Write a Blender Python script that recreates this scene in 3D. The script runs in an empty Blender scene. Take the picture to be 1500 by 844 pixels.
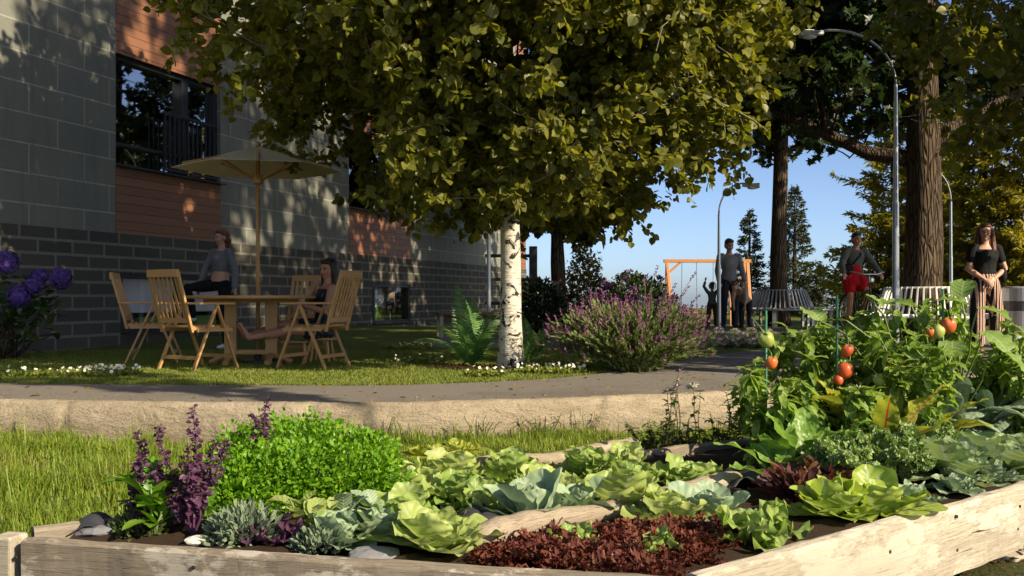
import bpy, math, random
import numpy as np
from mathutils import Vector, Matrix
rng = np.random.default_rng(7)
random.seed(7)
SC = bpy.context.scene
COL = SC.collection
EYE = 0.72; FOC = 1458.0; CXP = 750.0; HOR = 436.0
def at(px, py, Y):                       # photograph pixel at depth Y -> world point
    return np.array([(px-CXP)/FOC*Y, Y, EYE-(py-HOR)/FOC*Y])
def gd(px, py, z=0.0):                   # photograph pixel on a level of height z
    Y = (EYE-z)*FOC/(py-HOR)
    return np.array([(px-CXP)/FOC*Y, Y, z])
def sstep(a, b, x):
    t = np.clip((np.asarray(x, float)-a)/(b-a), 0, 1); return t*t*(3-2*t)
def nrm(v):
    v = np.asarray(v, float); return v/(np.linalg.norm(v, axis=-1, keepdims=True)+1e-12)
def V(*a): return np.array(a, float)

# ---------------------------------------------------------------- mesh builder
class MB:
    def __init__(s): s.v=[]; s.f={}; s.r=[]; s.u=[]; s.n=0
    def add(s, verts, faces, rnd=0.5, uv=None):
        verts = np.asarray(verts, float).reshape(-1,3); k=len(verts)
        s.v.append(verts)
        s.r.append(np.broadcast_to(np.asarray(rnd, float), (k,)).copy())
        s.u.append(np.zeros((k,2)) if uv is None else np.asarray(uv, float))
        groups = {}
        if isinstance(faces, np.ndarray): groups[faces.shape[1]] = faces
        else:
            for f in faces: groups.setdefault(len(f), []).append(f)
        for n, fs in groups.items():
            s.f.setdefault(n, []).append(np.asarray(fs, np.int64)+s.n)
        s.n += k
        return s
    def box(s, c, size, R=None, rnd=0.5):
        h = np.array(size)/2.0
        p = np.array([[x,y,z] for x in (-1,1) for y in (-1,1) for z in (-1,1)], float)*h
        if R is not None: p = p@np.asarray(R).T
        f = np.array([[0,1,3,2],[4,6,7,5],[0,4,5,1],[2,3,7,6],[0,2,6,4],[1,5,7,3]])
        return s.add(p+np.array(c), f, rnd)
    def beam(s, p0, p1, w, h, up=(0,0,1), rnd=0.5):
        p0=np.array(p0,float); p1=np.array(p1,float); d=p1-p0; L=np.linalg.norm(d); d/=L
        x=np.cross(d,up)
        if np.linalg.norm(x)<1e-4: x=np.cross(d,(0,1,0))
        x=x/np.linalg.norm(x); z=np.cross(x,d)
        return s.box((p0+p1)/2,(w,L,h),np.stack([x,d,z],1),rnd)
    def tube(s, pts, rad, n=8, rnd=0.5, cap=True, ry=None, side=None, caplen=0.0):
        pts=np.asarray(pts,float); m=len(pts); rad=np.broadcast_to(np.asarray(rad,float),(m,))
        ryy = rad if ry is None else np.broadcast_to(np.asarray(ry,float),(m,))
        t=np.gradient(pts,axis=0) if m>2 else np.tile(pts[1]-pts[0],(m,1)); t=nrm(t)
        a=np.linspace(0,2*np.pi,n,endpoint=False)
        x = None; V_=[]; U_=[]
        L=np.concatenate([[0],np.cumsum(np.linalg.norm(np.diff(pts,axis=0),axis=1))])
        for i in range(m):
            ref = side if side is not None else (x if x is not None else (V(1,0,0) if abs(t[i,0])<0.9 else V(0,1,0)))
            x = np.asarray(ref,float)-t[i]*np.dot(ref,t[i]); x/=np.linalg.norm(x)+1e-9
            y = np.cross(t[i],x)
            V_.append(pts[i]+np.outer(np.cos(a)*rad[i],x)+np.outer(np.sin(a)*ryy[i],y))
            U_.append(np.stack([a/(2*np.pi),np.full(n,L[i])],1))
        vv=np.concatenate(V_); uu=np.concatenate(U_)
        f=[]
        for i in range(m-1):
            for j in range(n):
                k=(j+1)%n; f.append((i*n+j,i*n+k,(i+1)*n+k,(i+1)*n+j))
        if cap:
            c0=len(vv); vv=np.concatenate([vv,[pts[0]-t[0]*caplen*rad[0],pts[-1]+t[-1]*caplen*rad[-1]]]); uu=np.concatenate([uu,[[0,0],[0,L[-1]]]])
            for j in range(n):
                k=(j+1)%n; f.append((c0,k,j)); f.append((c0+1,(m-1)*n+j,(m-1)*n+k))
        return s.add(vv,f,rnd,uu)
    def lathe(s, prof, n=24, c=(0,0,0), rnd=0.5):
        prof=np.asarray(prof,float); a=np.linspace(0,2*np.pi,n,endpoint=False)
        vv=np.concatenate([np.stack([np.cos(a)*r,np.sin(a)*r,np.full(n,z)],1) for r,z in prof])+np.array(c)
        m=len(prof); f=[]
        for i in range(m-1):
            for j in range(n):
                k=(j+1)%n; f.append((i*n+j,i*n+k,(i+1)*n+k,(i+1)*n+j))
        return s.add(vv,f,rnd)
    def ell(s, c, r, n=14, m=9, R=None, rnd=0.5, bump=0.0):
        a=np.linspace(0,2*np.pi,n,endpoint=False); b=np.linspace(0,np.pi,m)
        p=np.array([[np.sin(t)*np.cos(q),np.sin(t)*np.sin(q),np.cos(t)] for t in b[1:-1] for q in a]+[[0,0,1],[0,0,-1]],float)
        if bump: p=p*(1+bump*rng.normal(size=(len(p),1)))
        p=p*np.array(r)
        if R is not None: p=p@np.asarray(R).T
        f=[]; k=m-2
        for i in range(k-1):
            for j in range(n):
                q=(j+1)%n; f.append((i*n+j,(i+1)*n+j,(i+1)*n+q,i*n+q))
        for j in range(n):
            q=(j+1)%n; f.append((k*n,j,q)); f.append((k*n+1,(k-1)*n+q,(k-1)*n+j))
        return s.add(p+np.array(c),f,rnd)
    def scatter(s, tv, tf, pos, D, Nn, sc, rnd=None, tuv=None):
        """template verts (x side, y along, z normal) placed at pos along D with normal Nn"""
        pos=np.asarray(pos,float); N=len(pos)
        if N==0: return s
        D=nrm(D); X=nrm(np.cross(D,Nn)); Z=np.cross(X,D)
        sc=np.broadcast_to(np.asarray(sc,float).reshape(-1,1) if np.ndim(sc)<2 else sc,(N,3)) if np.ndim(sc) else np.full((N,3),sc)
        tv=np.asarray(tv,float); k=len(tv)
        P=pos[:,None,:]+tv[None,:,0:1]*X[:,None,:]*sc[:,None,0:1]+tv[None,:,1:2]*D[:,None,:]*sc[:,None,1:2]+tv[None,:,2:3]*Z[:,None,:]*sc[:,None,2:3]
        tf=np.asarray(tf,np.int64)
        F=(tf[None]+(np.arange(N)*k)[:,None,None]).reshape(-1,tf.shape[1])
        r=rng.random(N) if rnd is None else np.broadcast_to(rnd,(N,))
        uv=None if tuv is None else np.tile(np.asarray(tuv,float),(N,1))
        return s.add(P.reshape(-1,3),F,np.repeat(r,k),uv)
    def mesh(s, name, smooth=False):
        me=bpy.data.meshes.new(name)
        if s.n==0: return me
        v=np.concatenate(s.v); me.vertices.add(len(v)); me.vertices.foreach_set('co',v.astype(np.float32).ravel())
        loops=[]; st=[]; tot=[]; o=0
        for n,fl in s.f.items():
            fa=np.concatenate(fl); loops.append(fa.ravel()); m=len(fa)
            st.append(o+np.arange(m)*n); tot.append(np.full(m,n)); o+=m*n
        lp=np.concatenate(loops); st=np.concatenate(st); tot=np.concatenate(tot)
        me.loops.add(len(lp)); me.loops.foreach_set('vertex_index',lp.astype(np.int32))
        me.polygons.add(len(st)); me.polygons.foreach_set('loop_start',st.astype(np.int32)); me.polygons.foreach_set('loop_total',tot.astype(np.int32))
        me.polygons.foreach_set('use_smooth',np.full(len(st),smooth,dtype=bool))
        a=me.attributes.new('rnd','FLOAT','POINT'); a.data.foreach_set('value',np.concatenate(s.r).astype(np.float32))
        a=me.attributes.new('luv','FLOAT2','POINT'); a.data.foreach_set('vector',np.concatenate(s.u).astype(np.float32).ravel())
        me.update(calc_edges=True)
        return me
def obj(name, mb, mat, parent=None, smooth=False, bevel=0.0, kind=None, sub=0):
    me=mb.mesh(name,smooth) if isinstance(mb,MB) else mb
    o=bpy.data.objects.new(name,me); COL.objects.link(o)
    if mat is not None:
        me.materials.clear(); me.materials.append(mat)
    if parent is not None: o.parent=parent
    if bevel:
        b=o.modifiers.new('bev','BEVEL'); b.width=bevel; b.segments=2; b.limit_method='ANGLE'
    if sub:
        b=o.modifiers.new('sub','SUBSURF'); b.levels=b.render_levels=sub
    if kind: o['kind']=kind
    return o
def thing(name, label, cat, loc=(0,0,0), rotz=0.0, group=None):
    o=bpy.data.objects.new(name,None); COL.objects.link(o); o.location=[float(q) for q in loc]; o.rotation_euler=(0,0,rotz)
    o.empty_display_size=0.1
    return tag(o,label,cat,group)
def tag(o,label,cat,group=None):
    o['label']=label; o['category']=cat
    if group: o['group']=group
    return o
def dup(root, loc, rotz=None, label=None, scale=None):
    r=root.copy(); COL.objects.link(r); r.location=[float(q) for q in loc]
    if rotz is not None: r.rotation_euler=(0,0,rotz)
    if scale is not None: r.scale=(scale,)*3 if np.ndim(scale)==0 else scale
    if label: r['label']=label
    for ch in list(root.children):
        c=ch.copy(); COL.objects.link(c); c.parent=r
        for g in list(ch.children):
            d=g.copy(); COL.objects.link(d); d.parent=c
    return r

# ---------------------------------------------------------------- materials
class NT:
    def __init__(s,name):
        s.m=bpy.data.materials.new(name); s.m.use_nodes=True; s.t=s.m.node_tree; s.t.nodes.clear()
        s.out=s.n('ShaderNodeOutputMaterial'); s.co=None
    def n(s,ty,**k):
        x=s.t.nodes.new(ty)
        for a,b in k.items(): setattr(x,a,b)
        return x
    def l(s,a,b): s.t.links.new(a,b)
    def set(s,sock,val):
        if hasattr(val,'is_output') or isinstance(val,bpy.types.NodeSocket): s.l(val,sock)
        else:
            if hasattr(sock.default_value,'__len__') and not hasattr(val,'__len__'): val=(val,)*len(sock.default_value)
            if hasattr(val,'__len__') and len(val)==3 and len(sock.default_value)==4: val=(*val,1)
            sock.default_value=val
    def coord(s,kind='Object',scale=(1,1,1),rot=(0,0,0)):
        if s.co is None: s.co=s.n('ShaderNodeTexCoord')
        m=s.n('ShaderNodeMapping'); s.l(s.co.outputs[kind],m.inputs[0]); m.inputs['Scale'].default_value=scale; m.inputs['Rotation'].default_value=rot
        return m.outputs[0]
    def geo(s): return s.n('ShaderNodeNewGeometry')
    def noise(s,scale,detail=4,rough=0.6,co=None,dist=0.0):
        x=s.n('ShaderNodeTexNoise'); x.inputs['Scale'].default_value=scale; x.inputs['Detail'].default_value=detail; x.inputs['Roughness'].default_value=rough; x.inputs['Distortion'].default_value=dist
        s.l(co if co is not None else s.coord(),x.inputs['Vector']); return x.outputs['Fac']
    def vor(s,scale,co=None,feature='F1',out='Distance'):
        x=s.n('ShaderNodeTexVoronoi'); x.feature=feature; x.inputs['Scale'].default_value=scale
        s.l(co if co is not None else s.coord(),x.inputs['Vector']); return x.outputs[out]
    def ramp(s,fac,stops,interp='LINEAR'):
        x=s.n('ShaderNodeValToRGB'); x.color_ramp.interpolation=interp; e=x.color_ramp.elements
        while len(e)<len(stops): e.new(0.5)
        for i,(p,c) in enumerate(stops):
            e[i].position=p; e[i].color=(*c,1) if hasattr(c,'__len__') else (c,c,c,1)
        s.l(fac,x.inputs[0]); return x.outputs[0]
    def mix(s,fac,a,b,blend='MIX'):
        x=s.n('ShaderNodeMix',data_type='RGBA',blend_type=blend); s.set(x.inputs[0],fac); s.set(x.inputs[6],a); s.set(x.inputs[7],b); return x.outputs[2]
    def math(s,op,a,b=0.0,clamp=False):
        x=s.n('ShaderNodeMath',operation=op,use_clamp=clamp); s.set(x.inputs[0],a); s.set(x.inputs[1],b); return x.outputs[0]
    def attr(s,name,out='Fac'): return s.n('ShaderNodeAttribute',attribute_name=name).outputs[out]
    def sep(s,vec):
        x=s.n('ShaderNodeSeparateXYZ'); s.l(vec,x.inputs[0]); return x.outputs
    def comb(s,x,y,z=0.0):
        c=s.n('ShaderNodeCombineXYZ'); s.set(c.inputs[0],x); s.set(c.inputs[1],y); s.set(c.inputs[2],z); return c.outputs[0]
    def bump(s,h,strength=0.5,dist=0.01,normal=None):
        x=s.n('ShaderNodeBump'); x.inputs['Strength'].default_value=strength; x.inputs['Distance'].default_value=dist; s.l(h,x.inputs['Height'])
        if normal is not None: s.l(normal,x.inputs['Normal'])
        return x.outputs[0]
    def pbr(s,col,rough=0.6,metal=0.0,normal=None,spec=0.5,**k):
        p=s.n('ShaderNodeBsdfPrincipled'); s.set(p.inputs['Base Color'],col); s.set(p.inputs['Roughness'],rough); s.set(p.inputs['Metallic'],metal); s.set(p.inputs['Specular IOR Level'],spec)
        if normal is not None: s.l(normal,p.inputs['Normal'])
        for a,b in k.items(): s.set(p.inputs[a.replace('_',' ')],b)
        return p.outputs[0]
    def mixs(s,fac,a,b):
        x=s.n('ShaderNodeMixShader'); s.set(x.inputs[0],fac); s.l(a,x.inputs[1]); s.l(b,x.inputs[2]); return x.outputs[0]
    def trans(s,col):
        x=s.n('ShaderNodeBsdfTranslucent'); s.set(x.inputs[0],col); return x.outputs[0]
    def done(s,sh): s.l(sh,s.out.inputs[0]); return s.m
MAT={}
def plain(name,col,rough=0.6,metal=0.0,nscale=30,namt=0.25,bump=0.2,spec=0.4):
    t=NT(name); n=t.noise(nscale,5); n2=t.noise(nscale*0.13,3)
    c=t.mix(t.math('MULTIPLY',n,namt*1.6),col,tuple(q*0.45 for q in col)); c=t.mix(t.math('MULTIPLY',n2,namt),c,tuple(min(1,q*1.35) for q in col))
    MAT[name]=t.done(t.pbr(c,rough,metal,t.bump(n,bump,0.004),spec)); return MAT[name]
def wood(name,c1,c2,scale=1.0,rough=0.55,axis='z',wear=0.0,wearcol=(.6,.57,.5)):
    t=NT(name); sc={'x':(1.2,14,14),'y':(14,1.2,14),'z':(14,14,1.2)}[axis]
    co=t.coord('Object',tuple(q*scale for q in sc)); n=t.noise(3,6,0.6,co,0.6); n2=t.noise(14,5,0.7,co)
    c=t.mix(n,c1,c2); c=t.mix(t.math('MULTIPLY',n2,0.45),c,tuple(q*0.35 for q in c1))
    if wear:
        w=t.noise(3.2*scale,6,0.7,t.coord('Object',tuple(math.sqrt(q) for q in sc)))
        c=t.mix(t.ramp(w,[(0.52,0),(0.60,wear)]),c,wearcol)
    MAT[name]=t.done(t.pbr(c,rough,0,t.bump(n2,0.35,0.004))); return MAT[name]
def leafmat(name,stops,trans=0.35,rough=0.45,rib=None,ribw=0.10,edge=None,veins=0.0,tcol=1.6,nscale=9.0,spec=0.35,tip=None,bumps=0.0):
    """stops: colours picked by each leaf's own random value; rib: midrib colour; edge: margin colour"""
    t=NT(name); r=t.attr('rnd'); n=t.noise(nscale,3)
    f=t.math('ADD',t.math('MULTIPLY',r,0.75),t.math('MULTIPLY',t.math('SUBTRACT',n,0.37),0.9),True)
    k=len(stops); c=t.ramp(f,[(i/(k-1),q) for i,q in enumerate(stops)])
    nor=None
    uv=t.sep(t.attr('luv','Vector')); au=t.math('ABSOLUTE',uv[0])
    if veins or bumps:
        ph=t.math('ADD',t.math('MULTIPLY',uv[1],34.0),t.math('MULTIPLY',au,-9.0)); w=t.math('SINE',ph)
        vz=t.ramp(w,[(0.78,0),(1.0,1)])
        if veins: c=t.mix(t.math('MULTIPLY',vz,veins),c,rib if rib else stops[-1])
        if bumps:
            b=t.vor(60*bumps); nor=t.bump(b,0.9,0.006)
        else: nor=t.bump(w,0.3,0.003)
    if edge is not None: c=t.mix(t.ramp(au,[(0.6,0),(1.0,1)]),c,edge)
    if tip is not None: c=t.mix(t.ramp(uv[1],[(0.55,0),(1.0,0.8)]),c,tip)
    if rib is not None: c=t.mix(t.ramp(au,[(ribw*0.5,1),(ribw,0)]),c,rib)
    b=t.pbr(c,rough,0,nor,spec); hs=t.n('ShaderNodeHueSaturation'); hs.inputs['Value'].default_value=tcol; hs.inputs['Saturation'].default_value=1.1; t.l(c,hs.inputs['Color'])
    MAT[name]=t.done(t.mixs(trans,b,t.trans(hs.outputs[0]))); return MAT[name]

# leaf strips for vegetables --------------------------------------------------
SHAPES={
 'ovate':lambda t: np.sin(np.pi*np.clip(t,0,1)**0.75)**0.8,
 'round':lambda t: np.clip(1-np.abs(2*(np.clip(t,0,1)**1.25*0.95+0.04)-1)**2.8,0.0015,1)**0.55,
 'lance':lambda t: np.sin(np.pi*np.clip(t,0,1)**0.85)**1.0,
 'obov':lambda t: np.sin(np.pi*np.clip(t,0,1)**1.7)**0.75,
 'petiole':lambda t: np.where(t<0.38,0.07,np.sin(np.pi*np.clip((t-0.36)/0.64,0,1)**0.7)**0.8+0.03),
 'strap':lambda t: np.clip(np.minimum(t*8,1)*np.minimum((1-t)*5,1),0,1)**0.6*0.9+0.04,
 'fan':lambda t: np.clip(t,0,1)**0.9*np.clip((1.02-t)*9,0,1)**0.5+0.03,
}
def leaf(mb, base, az, el, L, W, curl=0.8, shape='ovate', ruffle=0.0, freq=5.0, cup=0.15, ns=8, nc=4, rnd=None, twist=0.0, blist=0.0):
    t=np.linspace(0,1,ns+1); e=el-curl*t**1.3; dl=L/ns
    h=np.concatenate([[0],np.cumsum(np.cos(e[:-1])*dl)]); z=np.concatenate([[0],np.cumsum(np.sin(e[:-1])*dl)])
    d=V(math.cos(az),math.sin(az),0); sd=V(-math.sin(az),math.cos(az),0)
    c=np.array(base)+np.outer(h,d)+np.outer(z,V(0,0,1))
    nv=np.outer(-np.sin(e),d)+np.outer(np.cos(e),V(0,0,1))
    w=SHAPES[shape](t)*W/2; u=np.linspace(-1,1,2*nc+1)
    ph=rng.random()*6.28; ph2=rng.random()*6.28; s0=sd
    P=[];U=[]
    for j,uu in enumerate(u):
        rf=ruffle*W*abs(uu)**1.6*np.sin(t*freq*2*np.pi+(ph if uu<0 else ph2)+uu*1.5)*np.minimum(1,t*4)
        up=cup*w*uu*uu+rf+blist*W*rng.normal(size=ns+1)*0.5*np.minimum(1,t*4)
        wig=1+ruffle*0.5*np.sin(t*freq*3.1*np.pi+ph2)*abs(uu)
        tw=twist*t
        P.append(c+np.outer(w*uu*wig*np.cos(tw),s0)+nv*(up+w*uu*np.sin(tw))[:,None]); U.append(np.stack([np.full(ns+1,uu),t],1))
    P=np.stack(P,1).reshape(-1,3); U=np.stack(U,1).reshape(-1,2); m=2*nc+1
    I=np.arange(ns)[:,None]*m+np.arange(m-1)[None]; I=I.ravel()
    F=np.stack([I,I+1,I+1+m,I+m],1)
    mb.add(P,F,rng.random() if rnd is None else rnd,U)
    return c
# small leaf templates
LEAF_V=np.array([[0,0,0],[-.34,.30,.06],[-.40,.58,.05],[0,1,-.06],[.40,.58,.05],[.34,.30,.06],[0,.5,-.03]]); 
LEAF_F=np.array([[0,5,4,6],[4,3,6,6],[0,6,2,1],[6,3,2,2]])
LEAF_F4=np.array([[0,5,4,6],[0,6,2,1]]); LEAF_F3=np.array([[4,3,6],[6,3,2]])
LEAF_UV=np.array([[0,0],[-1,.3],[-1,.6],[0,1],[1,.6],[1,.3],[0,.5]])
class Tmpl:
    def __init__(s,v,f): s.v=np.array(v,float); s.f=np.array(f)
def tri_leaf(w=.4,fold=.06):  # 6-gon split into 4 tris
    v=[[0,0,0],[-w*.85,.30,fold],[-w,.62,fold],[0,1,-.05],[w,.62,fold],[w*.85,.30,fold]]
    f=[[0,5,4],[0,4,3],[0,3,2],[0,2,1]]
    return Tmpl(v,f)
T_BIRCH=Tmpl([[0,0,0],[-.30,.10,.05],[-.46,.36,.08],[-.36,.68,.05],[0,1.0,-.08],[.36,.68,.05],[.46,.36,.08],[.30,.10,.05]],[[0,7,6],[0,6,5],[0,5,4],[0,4,3],[0,3,2],[0,2,1]]); T_LANCE=tri_leaf(.2,.04); T_MED=tri_leaf(.32,.06); T_NEEDLE=Tmpl([[-.09,0,0],[.09,0,0],[0,1,0]],[[0,1,2]])
T_DIAM=Tmpl([[0,0,0],[-.3,.5,.05],[0,1,0],[.3,.5,.05]],[[0,3,2],[0,2,1]])
def maple_t():
    a=[(0,0),(.14,.02),(.5,-.05),(.36,.22),(.62,.42),(.30,.50),(.34,.66),(.16,.62),(0,1.0)]
    v=[[0,.32,0.03]]+[[x,y,0] for x,y in a]+[[-x,y,0] for x,y in a[1:-1][::-1]]
    n=len(v)-1; f=[[0,1+i,1+(i+1)%n] for i in range(n)]
    return Tmpl(v,f)
T_MAPLE=maple_t()
def put(mb,T,pos,D,N,sc,rnd=None): return mb.scatter(T.v,T.f,pos,D,N,sc,rnd,np.stack([np.sign(T.v[:,0])*1.0,T.v[:,1]],1))
def rdir(n): return nrm(rng.normal(size=(n,3)))
from mathutils import noise as mn
def fnoise(p,s,o=4): return mn.fractal(Vector((p[0]*s,p[1]*s,p[2]*s)),0.9,2.1,o)
# ---------------------------------------------------------------- light, sky, camera
SUN_EL=31.0; SUN_AZ=math.atan2(-0.60,0.80)            # horizontal direction towards the sun
sdir=V(math.cos(SUN_AZ)*math.cos(math.radians(SUN_EL)),math.sin(SUN_AZ)*math.cos(math.radians(SUN_EL)),math.sin(math.radians(SUN_EL)))
w=bpy.data.worlds.new("World"); SC.world=w; w.use_nodes=True; wt=w.node_tree; wt.nodes.clear()
sky=wt.nodes.new('ShaderNodeTexSky'); sky.sky_type='NISHITA'; sky.sun_disc=False; sky.sun_elevation=math.radians(SUN_EL)
sky.sun_rotation=math.atan2(sdir[0],sdir[1]); sky.air_density=0.5; sky.dust_density=1.0; sky.ozone_density=2.0; sky.altitude=0
bg=wt.nodes.new('ShaderNodeBackground'); bg.inputs[1].default_value=0.105
wo=wt.nodes.new('ShaderNodeOutputWorld'); wt.links.new(sky.outputs[0],bg.inputs[0]); wt.links.new(bg.outputs[0],wo.inputs[0])
sl=bpy.data.lights.new('sun','SUN'); sl.energy=5.0; sl.angle=math.radians(0.5); sl.color=(1.0,0.855,0.63)
so=bpy.data.objects.new('sun',sl); COL.objects.link(so); so.rotation_euler=Vector(sdir).to_track_quat('Z','Y').to_euler(); so.location=(20,-12,20)
cam=bpy.data.cameras.new('camera'); cam.lens=35; cam.sensor_width=36; cam.clip_end=6000; cam.clip_start=0.05; cam.shift_y=14/1500
co_=bpy.data.objects.new('camera',cam); COL.objects.link(co_); co_.location=(0,0,EYE); co_.rotation_euler=(math.pi/2,0,0); SC.camera=co_
SC.view_settings.view_transform='Standard'; SC.view_settings.look='None'; SC.view_settings.exposure=0.9; SC.view_settings.gamma=1.0; SC.view_settings.use_curve_mapping=False
SC.render.engine='CYCLES'; SC.cycles.use_denoising=True; SC.cycles.max_bounces=8; SC.cycles.transparent_max_bounces=16; SC.cycles.use_adaptive_sampling=True; SC.cycles.adaptive_threshold=0.015
SC.cycles.caustics_reflective=False; SC.cycles.caustics_refractive=False
try: SC.cycles.denoiser='OPENIMAGEDENOISE'
except Exception: pass

# ---------------------------------------------------------------- terrain
KX=[-40,-20,-8,-3.5,-1.12,0.24,1.8,3.2,5,9,20,40]; KY=[13,9.4,7.4,6.82,6.56,6.90,7.5,8.4,9.4,11,14,18]
def yk(x): 
    x=np.asarray(x,float); return sum(np.interp(x+d,KX,KY) for d in (-.8,-.4,0,.4,.8))/5
def Hup(x,y):
    x=np.asarray(x,float); y=np.asarray(y,float)
    z=0.10*sstep(13,18,y)-0.20*sstep(21,28.5,y)+0.20*sstep(30,54,y)
    return z-np.where(y>58,0.0008*(np.minimum(y,80)-58)**2*2.2,0)-np.where(y>80,(y-80)*0.05,0)
def Hlow(y): return -0.26-0.22*(1-sstep(3.3,4.3,y))
def ground(x,y):
    x=np.asarray(x,float); y=np.asarray(y,float)
    return np.where(y<yk(x)+0.12,-0.26,Hup(x,y))
t=NT('lawn_ground')
n=t.noise(0.9,4); n2=t.noise(28,6,0.7); n3=t.noise(140,4,0.7)
c=t.mix(n,(.105,.145,.022),(.165,.19,.036)); c=t.mix(t.ramp(n2,[(.45,0),(.72,.7)]),c,(.17,.16,.055)); c=t.mix(t.ramp(n3,[(.35,.7),(.6,0)]),c,(.035,.055,.012))
MAT['lawn']=t.done(t.pbr(c,0.85,0,t.bump(n3,0.9,0.03),0.1))
t=NT('lower_ground')
n=t.noise(3,5); n2=t.noise(40,5,0.7)
c=t.mix(n,(.05,.06,.015),(.09,.075,.03)); c=t.mix(t.ramp(n2,[(.4,.8),(.6,0)]),c,(.025,.03,.008))
MAT['lower']=t.done(t.pbr(c,0.9,0,t.bump(n2,1.0,0.02),0.1))
xs=np.unique(np.concatenate([[-3000,-1200,-500,-250,-140,-90,-60],np.arange(-45,46,1.5),[60,90,140,250,500,1200,3000]]).astype(float))
vs=np.concatenate([[-60,-30,-15,-8,-4,-3.6,-3.3,-3.0,-2.7,-2.4,-2,-1,-.3,0.119,0.121,.3],np.arange(1,28,1.0),np.arange(30,84,2.0),[90,110,140,200,320,600,1200,3000]])
gx,gv=np.meshgrid(xs,vs); ykx=yk(gx)
gy=ykx+gv if False else np.where(gv<1.5,ykx+gv,np.where(gv<60,ykx*(1-np.clip((gv-1.5)/30,0,1))+gv+np.clip((gv-1.5)/30,0,1)*7.0,gv+7.0))
gz=np.where(gv<0.12,Hlow(gy),Hup(gx,gy)); m=len(xs)
I=(np.arange(len(vs)-1)[:,None]*m+np.arange(m-1)[None]).ravel(); F=np.stack([I,I+1,I+1+m,I+m],1)
gr=MB(); gr.add(np.stack([gx,gy,gz],-1).reshape(-1,3),F)
g=obj('ground',gr,MAT['lawn'],smooth=False,kind='structure')
# lower planting ground in front of the kerb: sheet 4 mm above
lx=np.linspace(-14,14,57); mb=MB(); P=[]
LV=(-9,-5,-3.6,-3.3,-3.0,-2.7,-2.4,-1.5,0.05)
for v in LV: P.append(np.stack([lx,yk(lx)+v,Hlow(yk(lx)+v)+.004],1))
m=len(lx); I=(np.arange(len(LV)-1)[:,None]*m+np.arange(m-1)[None]).ravel(); mb.add(np.concatenate(P),np.stack([I,I+1,I+1+m,I+m],1))
obj('lower_ground',mb,MAT['lower'],kind='structure')
# asphalt path
t=NT('asphalt'); n=t.noise(260,3,0.7); n2=t.noise(1.4,5); n3=t.vor(330)
c=t.mix(n,(.13,.115,.095),(.25,.225,.19)); c=t.mix(t.math('MULTIPLY',n2,0.6),c,(.13,.118,.10)); c=t.mix(t.ramp(n3,[(.0,.6),(.25,0)]),c,(.33,.31,.28))
cr=t.vor(.55,t.coord('Object',(1,1.6,1)),'DISTANCE_TO_EDGE'); wob=t.noise(6,4); c=t.mix(t.math('MULTIPLY',t.ramp(t.math('ADD',cr,t.math('MULTIPLY',wob,.02)),[(.010,1),(.016,0)]),.0),c,(.04,.035,.03)); st_=t.noise(.7,6,.7,t.coord('Object',(1,1.5,1))); c=t.mix(t.ramp(st_,[(.5,0),(.62,.45)]),c,(.10,.085,.07))
MAT['asphalt']=t.done(t.pbr(c,0.9,0,t.bump(n,0.7,0.006),0.15))
FX=[-20,-8,-4.29,-2.5,-1.05,0.06,0.75,1.51,2.35,3.2,3.9]; FY=[11.2,9.25,8.33,8.14,8.08,8.55,9.2,10.5,12.2,13.4,14.2]
def far_edge(x):
    return sum(np.interp(np.asarray(x,float)+d,FX,FY) for d in (-.3,-.15,0,.15,.3))/5
def strip(mb,near,far,ns=8,dz=0.004):
    near=np.asarray(near);far=np.asarray(far);k=len(near);P=[]
    for i in range(ns+1):
        q=near+(far-near)*i/ns; P.append(np.stack([q[:,0],q[:,1],Hup(q[:,0],q[:,1])+dz],1))
    I=(np.arange(ns)[:,None]*k+np.arange(k-1)[None]).ravel(); mb.add(np.concatenate(P),np.stack([I,I+1,I+1+k,I+k],1))
mb=MB(); x=np.linspace(-18,3.6,110); strip(mb,np.stack([x,yk(x)+.14],1),np.stack([x,far_edge(x)],1))
x=np.linspace(3.6,16,40); strip(mb,np.stack([x,yk(x)+.14],1),np.stack([x,np.full_like(x,17.3)],1),14)
x=np.linspace(-1.2,3.6,24); f0=np.maximum(far_edge(x),13.95); f0=np.where(x>2.0,np.maximum(13.95,far_edge(x)+0.0),13.95)
strip(mb,np.stack([x,f0],1),np.stack([x,np.full_like(x,17.3)],1),8,0.0042)
obj('path',mb,MAT['asphalt'],kind='structure')
# low retaining kerb of rough sandstone
t=NT('sandstone'); n=t.noise(4,7,0.65,t.coord('Object',(1,1,2.4)),.5); n2=t.noise(60,5,0.75); n3=t.noise(1.3,4,0.6,t.coord('Object',(1,1,4))); wv=t.n('ShaderNodeVectorMath',operation='ADD'); t.l(t.coord('Object',(.45,1,1.6),(.2,.1,.4)),wv.inputs[0]); wn_=t.n('ShaderNodeTexNoise'); wn_.inputs['Scale'].default_value=3.0; wn_.inputs['Detail'].default_value=5; t.l(t.coord(),wn_.inputs['Vector']); t.l(wn_.outputs['Color'],wv.inputs[1]); v=t.vor(2.4,wv.outputs[0],'DISTANCE_TO_EDGE'); pit=t.vor(55,None)
c=t.mix(n,(.25,.20,.13),(.44,.37,.265)); c=t.mix(t.ramp(n2,[(.36,.55),(.48,0)]),c,(.12,.09,.055)); c=t.mix(t.ramp(n3,[(.52,0),(.68,.6)]),c,(.19,.15,.095)); c=t.mix(t.math('MULTIPLY',t.ramp(v,[(.0,1),(.012,0)]),t.ramp(n3,[(.55,0),(.72,.8)])),c,(.06,.045,.028)); c=t.mix(t.ramp(pit,[(.10,.8),(.2,0)]),c,(.09,.068,.042))
zz=t.sep(t.coord('Object'))[2]
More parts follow.
